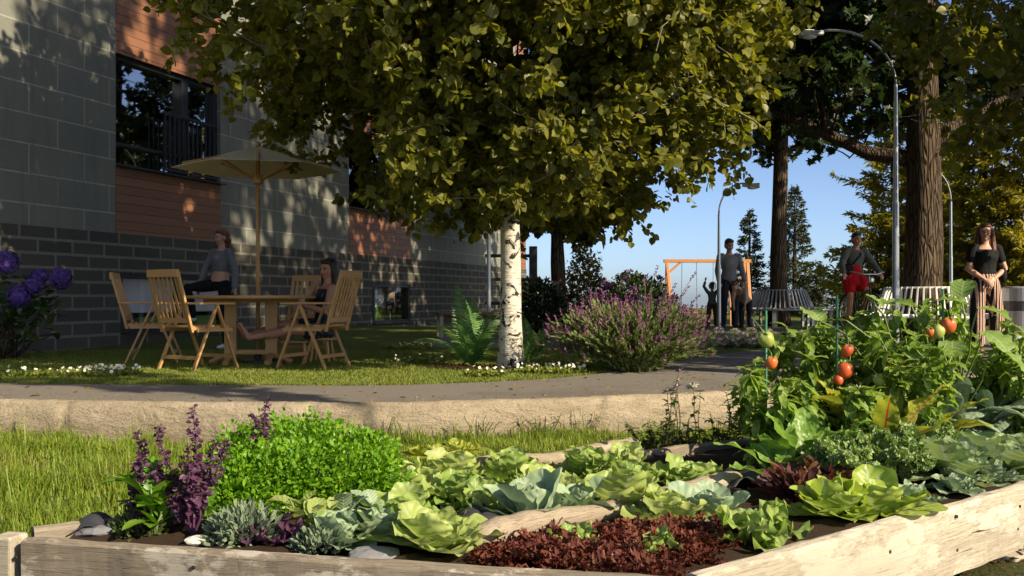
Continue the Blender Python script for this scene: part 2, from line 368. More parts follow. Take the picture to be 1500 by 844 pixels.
c=t.mix(t.math('MULTIPLY',t.ramp(zz,[(0.0,1),(0.13,0)]),t.ramp(n,[(.35,0),(.6,.85)])),c,(.07,.06,.03))
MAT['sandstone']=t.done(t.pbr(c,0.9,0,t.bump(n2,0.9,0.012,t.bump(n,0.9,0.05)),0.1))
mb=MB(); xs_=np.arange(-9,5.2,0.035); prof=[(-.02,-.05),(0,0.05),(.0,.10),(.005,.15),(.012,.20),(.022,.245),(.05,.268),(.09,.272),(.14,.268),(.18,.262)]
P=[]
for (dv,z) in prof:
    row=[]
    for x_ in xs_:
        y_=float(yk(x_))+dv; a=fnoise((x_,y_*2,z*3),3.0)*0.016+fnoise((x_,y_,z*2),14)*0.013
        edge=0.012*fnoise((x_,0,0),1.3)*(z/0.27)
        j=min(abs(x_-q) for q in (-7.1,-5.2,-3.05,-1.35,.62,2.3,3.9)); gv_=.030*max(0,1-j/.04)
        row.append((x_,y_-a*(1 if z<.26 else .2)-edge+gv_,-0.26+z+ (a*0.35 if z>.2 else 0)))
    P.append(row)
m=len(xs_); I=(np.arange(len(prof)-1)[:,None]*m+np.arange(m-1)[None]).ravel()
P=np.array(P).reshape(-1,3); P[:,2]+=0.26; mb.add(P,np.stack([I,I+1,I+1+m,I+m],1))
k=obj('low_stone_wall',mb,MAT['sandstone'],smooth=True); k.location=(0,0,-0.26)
tag(k,'low rough sandstone edging wall between the asphalt path and the tall grass','low wall')
# mulch disc round the birch
plain('mulch',(.055,.030,.018),0.95,0,60,0.6,1.0,0.1)

# ---------------------------------------------------------------- building
WB=V(-6.43,12.5,0); WD=V(.3157,.9489,0); WANG=math.atan2(.9489,.3157)
def s_of(px): r=(px-CXP)/FOC; return (12.5*r+6.43)/(.3157-.9489*r)
def wallpt(s,out=0.0,z=0.0): return WB+WD*s+V(.9489,-.3157,0)*out+V(0,0,z)
def brickmat(name,c1,c2,mortar,bw,bh,ms,rough=0.85,bumpd=0.012,nscale=30,stain=None):
    t=NT(name); s=t.sep(t.coord('Object')); v=t.comb(s[0],s[2])
    b=t.n('ShaderNodeTexBrick'); t.l(v,b.inputs['Vector']); b.inputs['Scale'].default_value=1; b.inputs['Brick Width'].default_value=bw; b.inputs['Row Height'].default_value=bh
    b.inputs['Mortar Size'].default_value=ms; b.inputs['Mortar Smooth'].default_value=0.15; b.inputs['Bias'].default_value=0
    b.inputs['Color1'].default_value=(*c1,1); b.inputs['Color2'].default_value=(*c2,1); b.inputs['Mortar'].default_value=(*mortar,1)
    n=t.noise(nscale,6,0.7); n2=t.noise(1.1,4); n3=t.noise(2.4,5,0.6,t.coord('Object',(3.5,3.5,0.35)))
    c=t.mix(t.math('MULTIPLY',n,0.75),b.outputs['Color'],(.01,.01,.01)); c=t.mix(t.math('MULTIPLY',n2,0.35),c,tuple(min(1,q*1.6) for q in c1))
    if stain: c=t.mix(t.ramp(n3,[(.5,0),(.75,.55)]),c,stain)
    h=t.math('ADD',t.math('MULTIPLY',b.outputs['Fac'],-1.0),t.math('MULTIPLY',n,0.35))
    MAT[name]=t.done(t.pbr(c,rough,0,t.bump(h,0.7,bumpd),0.2))
brickmat('concrete',(.215,.215,.175),(.18,.182,.152),(.42,.42,.34),1.0,.39,.012,0.8,0.004,55,(.11,.115,.095))
brickmat('block',(.092,.086,.070),(.055,.052,.044),(.25,.235,.185),.62,.187,.022,0.9,0.014,40)
t=NT('clad'); s=t.sep(t.coord('Object')); zr=t.math('FRACT',t.math('MULTIPLY',s[2],7.6)); n=t.noise(4,6,0.6,t.coord('Object',(1.2,1,22)),0.4); n2=t.noise(3,3)
pl_=t.math('FLOOR',t.math('MULTIPLY',s[2],7.6)); wn=t.n('ShaderNodeTexWhiteNoise'); wn.noise_dimensions='1D'; t.l(pl_,wn.inputs['W'])
c=t.mix(n,(.17,.075,.038),(.29,.135,.07)); c=t.mix(t.math('MULTIPLY',wn.outputs[0],0.4),c,(.13,.05,.028)); gro=t.ramp(zr,[(0.0,1),(.035,1),(.06,0)]); c=t.mix(gro,c,(.03,.014,.008))
MAT['clad']=t.done(t.pbr(c,0.5,0,t.bump(t.math('SUBTRACT',n,t.math('MULTIPLY',gro,2.0)),0.5,0.006),0.4))
plain('frame_dark',(.022,.023,.024),0.4,0.3,20,0.1,0.05)
plain('room',(.10,.10,.10),0.9); plain('sky_reflection_grey',(.80,.80,.84),0.8,0,8,.08,.05); plain('sky_reflection_pale',(.80,.80,.84),.8); plain('lawn_reflection_green',(.18,.30,.06),.7); plain('flashing',(.25,.25,.25),0.4,0.8)  # pale and green tones imitate sky and lawn reflected in the low windows
t=NT('window_glass'); gl=t.n('ShaderNodeBsdfGlossy'); gl.inputs['Roughness'].default_value=0.015; gl.inputs['Color'].default_value=(.75,.75,.78,1)
tr=t.n('ShaderNodeBsdfTransparent'); tr.inputs[0].default_value=(.55,.57,.58,1); MAT['window']=t.done(t.mixs(0.55,tr.outputs[0],gl.outputs[0]))
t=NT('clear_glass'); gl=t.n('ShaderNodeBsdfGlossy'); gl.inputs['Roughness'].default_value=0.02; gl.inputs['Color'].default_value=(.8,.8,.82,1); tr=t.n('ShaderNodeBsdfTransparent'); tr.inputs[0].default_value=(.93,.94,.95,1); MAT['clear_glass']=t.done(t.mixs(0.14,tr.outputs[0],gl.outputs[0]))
bld=thing('building','large modern building of grey concrete panels, orange wood cladding and a dark block base','building',WB,WANG)
def grid_wall(mb,s0,s1,z0,z1,y0,y1,holes):
    S=sorted({s0,s1,*[h[0] for h in holes if s0<h[0]<s1],*[h[1] for h in holes if s0<h[1]<s1]}); Z=sorted({z0,z1,*[h[2] for h in holes if z0<h[2]<z1],*[h[3] for h in holes if z0<h[3]<z1]})
    for i in range(len(S)-1):
        for j in range(len(Z)-1):
            cs=(S[i]+S[i+1])/2; cz=(Z[j]+Z[j+1])/2
            if any(h[0]<cs<h[1] and h[2]<cz<h[3] for h in holes): continue
            mb.box((cs,(y0+y1)/2,cz),(S[i+1]-S[i],abs(y1-y0),Z[j+1]-Z[j]))
ZB=1.66; TOP=9.2; SE=21.9
bays=[(2.13,4.71),(9.36,12.6),(20.8,SE)]
low=[(2.2,5.1,.18,1.08),(10.4,12.5,.12,1.04)]
mb=MB(); grid_wall(mb,-9,SE,-0.6,ZB,0,0.35,low); obj('block_base',mb,MAT['block'],bld)
mb=MB(); prev=-9
for a,b in bays:
    if a>prev: grid_wall(mb,prev,a,ZB,TOP,0.03,0.35,[])
    prev=b
mb.box((SE-.175,6.2,ZB/2+TOP/2),(.35,11.7,TOP-ZB)); mb.box((SE-.175,6.2,ZB/2-.3),(.35,11.7,ZB+.6)); obj('concrete_wall',mb,MAT['concrete'],bld)
mb=MB(); mb.box((6.5,6.2,TOP+.12),(31.4,12.6,.24)); obj('roof',mb,MAT['flashing'],bld)
storeys=[(2.63,4.3),(6.1,7.8)]
for bi,(a,b) in enumerate(bays):
    zs=[ZB]+[q for st in storeys for q in st]+[TOP]
    if bi==2: zs=[ZB,TOP]
    for j in range(0,len(zs),2):
        mb=MB(); mb.box(((a+b)/2,.185,(zs[j]+zs[j+1])/2),(b-a,.33,zs[j+1]-zs[j])); obj('wood_panel',mb,MAT['clad'],bld)
def window(s0,s1,z0,z1,mull,depth=.16,rail=None,trans=None,gm='window'):
    fr=MB(); w=.075; y=depth
    fr.box(((s0+s1)/2,y,z0+w/2+.001),(s1-s0-.004,.12,w)); fr.box(((s0+s1)/2,y,z1-w/2-.001),(s1-s0-.004,.12,w))
    for q,ww in [(s0+w/2+.002,w),(s1-w/2-.002,w)]+[(m_,.16 if rail else .09) for m_ in mull]: fr.box((q,y-.004,(z0+z1)/2),(ww,.13,z1-z0-2*w-.004))
    if trans: fr.box(((s0+s1)/2,y-.002,trans),(s1-s0-2*w,.1,.05))
    f=obj('window',fr,MAT['frame_dark'],bld,bevel=.006)
    gl=MB(); gl.box(((s0+s1)/2,y+.03,(z0+z1)/2),(s1-s0-.05,.008,z1-z0-.05)); obj('glass',gl,MAT[gm],f)
    sl=MB(); sl.box(((s0+s1)/2,-.02,z0+.012),(s1-s0-.006,.16,.02)); obj('sill',sl,MAT['frame_dark'],f)
    if rail:
        r=MB(); ra,rb=rail; r.box(((ra+rb)/2,.04,z0+.98),(rb-ra,.04,.05)); r.box(((ra+rb)/2,.04,z0+.10),(rb-ra,.03,.04))
        for q in np.arange(ra+.05,rb,.115): r.box((q,.04,z0+.54),(.028,.022,.85))
        obj('reflected_rail',r,MAT['frame_dark'],f)  # solid rail standing for a railing reflected in the upper glass
    return f
for a,b in bays[:2]:
    for z0,z1 in storeys: window(a+.01,b-.01,z0,z1,[a+(b-a)*.66],rail=(a+(b-a)*.42,b-.1),trans=z0+.36)
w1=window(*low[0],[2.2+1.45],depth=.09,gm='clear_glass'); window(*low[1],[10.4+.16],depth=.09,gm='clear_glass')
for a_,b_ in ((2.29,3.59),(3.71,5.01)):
    mb=MB(); mb.box(((a_+b_)/2,.155,.76),(b_-a_,.01,.54)); obj('sky_reflection_panel',mb,MAT['sky_reflection_grey'],w1)  # pale panel behind the glass imitates the reflected sky
    mb=MB(); mb.box((a_+.22,.22,.33),(.22,.10,.22)); obj('reflected_box',mb,MAT['clad'],w1,bevel=.01); mb=MB(); mb.box(((a_+b_)/2+.15,.21,.32),(.55,.09,.20)); obj('lawn_reflection_block',mb,MAT['lawn_reflection_green'],w1,bevel=.01)  # brown box and green block imitate what the pane reflects
# rooms behind the windows
for (s0,s1,z0,z1,dp) in [(1.9,5.4,-.1,1.5,2.2),(1.9,5.0,2.3,4.7,2.5),(9.2,12.8,2.3,4.7,2.5),(1.9,5.0,5.9,8.2,2.5),(9.2,12.8,5.9,8.2,2.5)]:
    mb=MB(); c=(s0+s1)/2; zc=(z0+z1)/2
    mb.box((c,.36+dp,zc),(s1-s0,.02,z1-z0)); mb.box((s0,.36+dp/2,zc),(.02,dp,z1-z0)); mb.box((s1,.36+dp/2,zc),(.02,dp,z1-z0)); mb.box((c,.36+dp/2,z1),(s1-s0,dp,.02)); mb.box((c,.36+dp/2,z0),(s1-s0,dp,.02)); obj('interior',mb,MAT['room'],bld)
mb=MB(); mb.box((11.45,.45,.7),(2.5,.02,1.7)); mb.box((10.2,.40,.7),(.02,.08,1.7)); mb.box((12.7,.40,.7),(.02,.08,1.7)); mb.box((11.45,.40,1.55),(2.5,.08,.02)); obj('sky_reflection_niche',mb,MAT['sky_reflection_pale'],bld)  # shallow pale backing, coloured like sky reflected in this window
mb=MB(); mb.box((11.45,.432,.30),(2.46,.015,.40)); obj('lawn_reflection_strip',mb,MAT['lawn_reflection_green'],bld)  # green band imitates the lawn's reflection
# ---------------------------------------------------------------- tree materials
t=NT('birch_bark'); s=t.coord('Object',(1,1,1)); n=t.noise(5,6,0.65,t.coord('Object',(1.5,1.5,2.0)),1.0); n2=t.noise(10,5,0.6,t.coord('Object',(1.2,1.2,26))); n3=t.noise(9,4)
c=t.mix(n3,(.50,.46,.37),(.68,.64,.54)); c=t.mix(t.ramp(n2,[(.52,0),(.60,.85)]),c,(.16,.12,.085)); c=t.mix(t.ramp(n,[(.535,0),(.575,1)]),c,(.018,.016,.013))
MAT['birch_bark']=t.done(t.pbr(c,0.7,0,t.bump(n,0.7,0.02,t.bump(n2,.4,.006)),0.2))
plain('birch_twig',(.22,.195,.155),0.7,0,20,0.3,0.3)
t=NT('bark'); co=t.coord('Object',(9,9,1.1)); n=t.noise(2.2,6,0.65,co,0.5); v=t.vor(2.4,co,'DISTANCE_TO_EDGE'); h=t.math('ADD',n,t.math('MULTIPLY',t.ramp(v,[(0,0),(.25,1)]),.9))
c=t.mix(t.ramp(h,[(.5,0),(1.2,1)]),(.026,.018,.011),(.105,.075,.048)); MAT['bark']=t.done(t.pbr(c,0.9,0,t.bump(h,1.0,0.045),0.15))
leafmat('birch_leaf',[(.075,.088,.012),(.120,.128,.017),(.180,.172,.024),(.095,.108,.014)],0.44,0.45,tcol=2.0,nscale=1.2)
leafmat('maple_leaf',[(.014,.030,.007),(.026,.048,.010),(.040,.060,.012)],0.25,0.4,tcol=1.7,nscale=0.8)
leafmat('fir_needle',[(.018,.028,.010),(.035,.048,.012),(.07,.075,.016)],0.12,0.6,nscale=1.2)
leafmat('gold_needle',[(.13,.125,.015),(.25,.22,.022),(.36,.30,.035)],0.38,0.6,nscale=1.0,tcol=1.6)
leafmat('dark_leaf',[(.010,.017,.007),(.018,.030,.010),(.028,.042,.012)],0.15,0.35,nscale=2)
leafmat('rhodo_leaf',[(.022,.040,.012),(.045,.065,.018),(.075,.090,.025)],0.2,0.4,nscale=2)
def branch_curve(p0,p1,sag,n=7,wob=0.06):
    t=np.linspace(0,1,n)[:,None]; p=p0+(p1-p0)*t; L=np.linalg.norm(p1-p0)
    p[:,2]+=sag*L*np.sin(np.pi*t[:,0])*1.0
    w=rng.normal(size=(n,3))*wob*L*0.5; w[0]=0; w[-1]=0
    return p+w
def interp_curve(c,t):
    i=np.clip(np.asarray(t)*(len(c)-1),0,len(c)-1.001); k=i.astype(int); f=(i-k)[:,None]; return c[k]*(1-f)+c[k+1]*f
def broadleaf(name,label,loc,trunk_r,trunk_top,crown_c,crown_r,expo,nprim,nsec,ntw,nleaf,lsize,T,bark,twig,leafm,group=None,seed=1,z0=1.2,clip=None,big=(),sagm=0.10,lean=(0,0),tw_len=.55,droop=-.35,keep=None,fill=0):
    global rng
    old=rng; rng=np.random.default_rng(seed)
    root=thing(name,label,'tree',loc,0,group)
    cc=np.array(crown_c,float); cr=np.array(crown_r,float)
    zt=np.linspace(-.15,trunk_top,14); ph=rng.random(4)*6
    zn=np.maximum(zt,0)/trunk_top
    tp=np.stack([lean[0]*zn**1.5+.03*np.sin(zt*1.1+ph[0]),lean[1]*zn**1.5+.03*np.sin(zt*.9+ph[1]),zt],1)
    tr=trunk_r*(1-.80*np.clip(zt/trunk_top,0,1)**1.2)*(1+.45*np.exp(-np.maximum(zt,0)/.16))
    tm=MB(); tm.tube(tp,tr,18,cap=True)
    nv=np.concatenate(tm.v); 
    for i in range(len(nv)):
        q=nv[i]; a=fnoise(q,3.0)*0.10*trunk_r; nv[i,:2]+=(q[:2]-np.interp(q[2],zt,tp[:,0])*V(1,0)-np.interp(q[2],zt,tp[:,1])*V(0,1))*a/trunk_r
    tm.v=[nv]
    obj('trunk',tm,bark,root,smooth=True)
    bm=MB(); bigm=MB(); LP=[];LD=[]
    def crownpt(n):
        d=rdir(n); r=rng.random(n)**.30; return cc+d*cr*r[:,None]
    tg=[]
    for i in range(nprim):
        th=(i+rng.random()*.7)/nprim*2*np.pi*5.236; cz=1-2*(i+.5)/nprim
        # spread targets evenly over the crown surface
        sr=math.sqrt(max(0,1-cz*cz)); d=V(math.cos(th)*sr,math.sin(th)*sr,cz)
        d=np.sign(d)*np.abs(d)**(2.0/expo); d/= (np.sum(np.abs(d)**expo)**(1/expo)); tg.append(cc+d*cr*rng.uniform(.72,1.0))
    prim=[]
    for p1 in tg:
        zs=np.clip(p1[2]-rng.uniform(.1,.9)*np.linalg.norm(p1[:2]-cc[:2])*.55,z0,trunk_top*.96)
        p0=V(np.interp(zs,zt,tp[:,0]),np.interp(zs,zt,tp[:,1]),zs)
        c=branch_curve(p0,p1,sagm); rr_=trunk_r*.22*rng.uniform(.7,1.1)
        if clip is not None:
            okk=[j<2 or clip(c[j]) for j in range(len(c))]
            if not all(okk): c=interp_curve(c,np.linspace(0,max(1.2,okk.index(False)-.6)/(len(c)-1),len(c)))
        prim.append((c,rr_))
    for p0,p1,r,sg in big:
        c=branch_curve(np.array(p0,float),np.array(p1,float),sg,9,.03); bigm.tube(c,np.linspace(r,r*.35,9),10); prim.append((c,r*.4)); 
        for q in range(5):
            b0=interp_curve(c,np.array([.35+.13*q]))[0]; prim.append((branch_curve(b0,b0+rdir(1)[0]*V(1,1,.5)*rng.uniform(.7,1.4)+V(0,0,.3),sagm),r*.2))
    for c,r in prim:
        bm.tube(c,np.linspace(r,r*.25,len(c)),6,cap=False); L=np.linalg.norm(c[-1]-c[0])
        dmain=nrm(c[-1]-c[0])
        for k in range(nsec):
            tt=rng.uniform(.25,1.0)**.8; b0=interp_curve(c,np.array([tt]))[0]
            d=nrm(dmain*.7+rdir(1)[0]*.9+V(0,0,.05)); l2=L*.38*rng.uniform(.6,1.2)*(1.15-.5*tt)+.12
            c2=branch_curve(b0,b0+d*l2+V(0,0,droop*.25*l2),.05,5)
            if clip is not None and not (clip(c2[-1]) and clip(c2[2])): continue
            bm.tube(c2,np.linspace(r*.28,r*.10,5),4,cap=False)
            for q in range(ntw):
                t3=rng.uniform(.2,1.0); e0=interp_curve(c2,np.array([t3]))[0]; d3=nrm(d*.7+rdir(1)[0]*.8+V(0,0,droop)); l3=tw_len*rng.uniform(.5,1.2)
                c3=branch_curve(e0,e0+d3*l3+V(0,0,-.15*l3),.04,4)
                inside=np.sum(np.abs((c3[-1]-cc)/cr)**expo)
                if inside>1.12*rng.uniform(.85,1.25): continue
                if clip is not None and not clip(c3[-1]): continue
                if q%2==0: bm.tube(c3,np.linspace(.006,.003,4),3,cap=False)
                u=rng.uniform(.05,1.0,nleaf); pp=interp_curve(c3,u); out=nrm(rdir(nleaf)*.9+d3*.5+V(0,0,-.25)); 
                LP.append(pp+out*.02); LD.append(out)
    k_=0
    while k_<fill:
        d=rng.uniform(-1,1,3)
        if np.sum(np.abs(d)**expo)>1: continue
        p=cc+d*cr*.97
        if p[2]>cc[2]+.4 or (clip is not None and not clip(p)): continue
        k_+=1; d3=nrm(rdir(1)[0]+V(0,0,droop)); c3=branch_curve(p-d3*.35,p+d3*.1,.04,4); u=rng.uniform(0,1,nleaf); out=nrm(rdir(nleaf)*.9+d3*.5+V(0,0,-.25)); LP.append(interp_curve(c3,u)+out*.03); LD.append(out)
    P=np.concatenate(LP); D=np.concatenate(LD)
    if keep is not None:
        k_=keep(P); P=P[k_]; D=D[k_]
    n=nrm(rdir(len(P))*.9+V(.25,-.2,.75)); lm=MB(); put(lm,T,P,D,n,lsize*rng.uniform(.5,1.25,len(P)))
    if bigm.n: obj('limb',bigm,bark,root,smooth=True)
    obj('branches',bm,twig,root,smooth=True); obj('crown',lm,leafm,root)
    print(name,'leaves',len(P)); rng=old
    return root
birch_at=gd(744,541)
# outline of the near birch crown: never below its drooping skirt
def birch_clip(p):
    s_=.8*p[0]-.6*p[1]; q_=.6*p[0]+.8*p[1]
    if abs(q_+.02)<.24 and s_>0 and p[2]<1.45+.62*s_: return False
    if p[0]>2.92: return False
    if p[1]<.95 and p[0]<-1.15 and p[2]<2.62: return False
    r=math.hypot(p[0],p[1]); return p[2]>1.38+0.10*math.sin(p[0]*4.1)+0.08*math.sin(p[0]*9.7+p[1]*5)
broadleaf('birch_tree','white barked birch tree growing from the fern bed beside the path',birch_at,.108,8.2,(-.15,.0,4.55),(3.15,3.0,3.35),2.5,72,12,6,26,.086,T_BIRCH,MAT['birch_bark'],MAT['birch_twig'],MAT['birch_leaf'],'birch trees',11,1.55,birch_clip,tw_len=.5,fill=1500)
b2=V(6.75,9.4,0.0)
broadleaf('birch_tree','birch tree beyond the frame edge whose leafy boughs hang over the tomato bed',b2,.11,8.0,(-.1,.4,4.9),(2.75,3.0,3.4),2.3,56,11,5,15,.105,T_BIRCH,MAT['birch_bark'],MAT['birch_twig'],MAT['birch_leaf'],'birch trees',23,1.6,lambda p: p[2]>1.75+.15*math.sin(p[0]*3)+.6*max(0,(-p[0]-1.6)),tw_len=.5)
# maples
m1=at(1352,470,15.0); m1[2]=.03
broadleaf('maple_tree','tall maple with thick furrowed trunk rising from the sunlit slatted bench',m1,.29,10.5,(-.6,2.6,7.3),(4.6,3.4,4.2),2.3,44,9,4,9,.17,T_MAPLE,MAT['bark'],MAT['bark'],MAT['maple_leaf'],'maple trees',5,3.6,lambda p:p[2]>3.15+.25*math.sin(p[0]*2.2),
  big=[((-.1,.05,2.75),(-2.5,.9,3.95),.13,-.06),((.1,.1,3.0),(2.6,.6,4.4),.14,.0),((-1.3,.45,3.25),(-1.9,.9,5.6),.07,.05)],droop=-.2,tw_len=.6)
m2=at(1142,480,22.0); m2[2]=.09
broadleaf('maple_tree','maple with slim dark trunk rising from the shaded grey slatted bench',m2,.19,11,(-.3,.2,7.4),(3.2,3.0,3.9),2.2,34,9,4,9,.19,T_MAPLE,MAT['bark'],MAT['bark'],MAT['maple_leaf'],'maple trees',6,3.8,lambda p:p[2]>3.55+.25*math.sin(p[0]*2.7),droop=-.2,tw_len=.6)
m3=at(818,470,25.0); m3[2]=-.02
broadleaf('broadleaf_tree','dark slim trunked tree seen beneath the birch crown behind the rhododendrons',m3,.2,7.5,(.1,0,4.6),(2.5,2.3,2.4),2.2,34,8,4,9,.2,T_BIRCH,MAT['bark'],MAT['bark'],MAT['dark_leaf'],None,8,2.0,lambda p:p[2]>1.75+.2*math.sin(p[0]*3),tw_len=.55)
# unseen trees beyond the frame edge that cast shade on wall, people and path
broadleaf('shade_tree','tall broadleaf tree beyond the frame edge casting dappled shade on the block wall',V(7.25,5.85,-.02),.3,13.5,(0,0,12.2),(2.6,2.6,3.3),2.1,28,8,4,6,.19,T_BIRCH,MAT['bark'],MAT['bark'],MAT['maple_leaf'],'shade trees',61,8.5,tw_len=.6)
broadleaf('shade_tree','tallest broadleaf tree beyond the frame edge shading the far end of the building',V(9.2,8.4,-.02),.32,14,(0,0,12.6),(2.9,2.9,3.6),2.1,30,8,4,7,.19,T_BIRCH,MAT['bark'],MAT['bark'],MAT['maple_leaf'],'shade trees',62,8.5,tw_len=.6)
broadleaf('shade_tree','unseen broadleaf tree added beyond the frame edge to shade the man, the children and the cyclist',V(15.7,12.6,-.0),.3,11,(0,0,9.4),(2.9,2.9,2.7),2.1,30,8,4,9,.2,T_BIRCH,MAT['bark'],MAT['bark'],MAT['maple_leaf'],'shade trees',63,6.5,tw_len=.6)
broadleaf('shade_tree','unseen slender tree added and shaped to cast one streak of shade on the path',V(5.2,2.05,-.3),.035,9,(0,0,7.6),(.9,.9,2.9),2.0,26,6,4,9,.14,T_BIRCH,MAT['bark'],MAT['bark'],MAT['maple_leaf'],'shade trees',64,4.6,lambda p: math.hypot(p[0],p[1])<.10+.30*(p[2]-4.9),tw_len=.3)
# conifers
def conifer(label,loc,h,r,mat,name='fir_tree',group='fir trees beyond the lawn',seed=1,step=.17,upt=.1,dens=1.0,base=.12,ns=.11,loose=.0):
    global rng
    old=rng; rng=np.random.default_rng(seed)
    root=thing(name,label,'tree',loc,rng.random()*6,group)
    tm=MB(); zt=np.linspace(-.1,h,8); tm.tube(np.stack([.02*np.sin(zt*2),0*zt,zt],1),np.linspace(.02+.025*h,.008,8),8); obj('trunk',tm,MAT['bark'],root,smooth=True)
    bm=MB(); P=[];D=[]
    z=base*h*.5
    while z<h*.985:
        f=1-z/h; nb=int(6+5*f)
        for k in range(nb):
            a=rng.random()*6.283; L=r*(f**.8)*rng.uniform(.65,1.12)+.05; L*= (1+loose*rng.normal())
            L=max(L,.05); zz=z+rng.uniform(-.5,.5)*step
            d=V(math.cos(a),math.sin(a),upt-.55*f*rng.uniform(.5,1)); c=branch_curve(V(0,0,zz),V(0,0,zz)+d*L+V(0,0,.12*L),-.08,5,.03)
            bm.tube(c,np.linspace(.006+.008*f,.003,5),3,cap=False)
            n=int(dens*(10+46*L)); u=rng.uniform(.12,1.02,n)**.8; p=interp_curve(c,np.minimum(u,1)); sd=nrm(rdir(n)*V(1,1,.6)+d*.9+V(0,0,-.15)); off=rng.random((n,1))*L*.20*(1.15-u[:,None])
            P.append(p+sd*off); D.append(sd)
        z+=step*(.6+.7*rng.random())
    P=np.concatenate(P);D=np.concatenate(D); lm=MB(); N=nrm(rdir(len(P))+V(0,0,.6)); put(lm,T_DIAM,P,D,N,np.stack([np.full(len(P),ns*.8),ns*rng.uniform(.8,1.9,len(P)),np.full(len(P),ns)],1))
    obj('branches',bm,MAT['bark'],root); obj('crown',lm,mat,root); rng=old
    return root
def cpos(px,Y): p=at(px,450,Y); p[2]=float(Hup(p[0],p[1]))-.02; return p
conifer('dark green fir standing behind the man and the swing frame',cpos(1098,42),4.5,1.05,MAT['fir_needle'],seed=31)
conifer('tallest fir between the slim maple trunk and the cyclist, its sunlit side golden',cpos(1164,41),5.3,1.35,MAT['fir_needle'],seed=32)
conifer('short dark fir beside the tall golden edged fir',cpos(1206,39),2.1,.95,MAT['fir_needle'],seed=33)
conifer('airy golden larch behind the cyclist and the lamp post',cpos(1308,31),6.8,2.5,MAT['gold_needle'],'larch_tree','golden conifers beyond the lawn',34,.19,.22,1.25,.10,.13,.22)
conifer('broad golden conifer directly behind the thick maple trunk',cpos(1378,30),7.5,2.3,MAT['gold_needle'],'larch_tree','golden conifers beyond the lawn',35,.17,.1,1.2,.1,.13,.1)
conifer('golden conifer behind the woman in striped trousers',cpos(1440,27),7.0,2.2,MAT['gold_needle'],'larch_tree','golden conifers beyond the lawn',36,.17,.1,1.2,.1,.13,.1)
conifer('golden conifer behind the grey litter bin',cpos(1520,26),7.0,2.2,MAT['gold_needle'],'larch_tree','golden conifers beyond the lawn',37,.17,.1,1.2,.1,.13,.1)
conifer('small thin young fir at the foot of the golden larch',cpos(1238,37),2.2,.7,MAT['fir_needle'],seed=38,dens=.6,loose=.3)
# bushes
def bush(name,label,cat,loc,rad,mat,n,lsz,T=T_MED,seed=1,flowers=None,stem=True,group=None,lump=.18,zc=.55):
    global rng
    old=rng; rng=np.random.default_rng(seed); root=thing(name,label,cat,loc,0,group); rad=np.array(rad,float)
    d=rdir(n); d[:,2]=np.abs(d[:,2])*1.25-.28; d=nrm(d); r=rng.random(n)**.22
    lum=np.array([1+lump*fnoise(q,2.6) for q in d]); P=d*rad*(r*lum)[:,None]+V(0,0,rad[2]*zc); P[:,2]=np.maximum(P[:,2],.03)
    D=nrm(d*.6+rdir(n)*.8+V(0,0,.1)); lm=MB(); put(lm,T,P,D,nrm(d*.6+V(0,0,.8)+rdir(n)*.5),lsz*rng.uniform(.6,1.25,n))
    if stem:
        sm=MB()
        for k in range(26):
            q=rdir(1)[0]; q[2]=abs(q[2])*.8+.15; q=nrm(q); sm.tube(branch_curve(V(0,0,0)+q*V(.1,.1,0),q*rad*.92*V(1,1,1.1)+V(0,0,.1),.08,5),np.linspace(.014,.004,5),4,cap=False)
        obj('stems',sm,MAT['bark'],root)
    obj('foliage',lm,mat,root)
    if flowers:
        fmat,fn,fr=flowers
        for k in range(fn):
            q=nrm(rdir(1)[0]*V(1,1,.8)+V(0,-.35,.45)); c=q*rad*1.0*(1+lump*fnoise(q,2.6))+V(0,0,rad[2]*zc); m_=22; dd=rdir(m_); dd=nrm(dd+q*.6)
            fm=MB(); put(fm,T_DIAM,c+dd*fr*.55,nrm(dd+rdir(m_)*.6),nrm(dd+rdir(m_)),fr*rng.uniform(.7,1.1,m_)); obj('blossom',fm,fmat,root)
    rng=old; return root
leafmat('purple_bloom',[(.16,.055,.17),(.27,.10,.26),(.36,.18,.34)],0.25,0.6,tcol=1.2); leafmat('pale_bloom',[(.17,.15,.17),(.28,.25,.27)],0.25,0.6,tcol=1.1)
leafmat('yellow_shrub',[(.10,.085,.012),(.17,.125,.018),(.05,.055,.012)],0.3,0.6,nscale=2)
p=gd(790,497,.03); bush('rhododendron_bush','dark rhododendron bush with faint pale blossom beside the birch trunk','bush',p,(.50,.45,.62),MAT['dark_leaf'],3600,.095,T_LANCE,41,(MAT['pale_bloom'],9,.05))
p=gd(932,492,.05); bush('rhododendron_bush','purple flowering rhododendron bush rising behind the lavender','bush',p,(.72,.6,.66),MAT['rhodo_leaf'],4200,.095,T_LANCE,42,(MAT['purple_bloom'],26,.07),lump=.25)
p=gd(857,482,.0); bush('yellow_shrub','upright yellow leaved shrub between the two rhododendrons','shrub',p,(.5,.45,1.15),MAT['yellow_shrub'],2600,.09,T_MED,43,None,lump=.35)
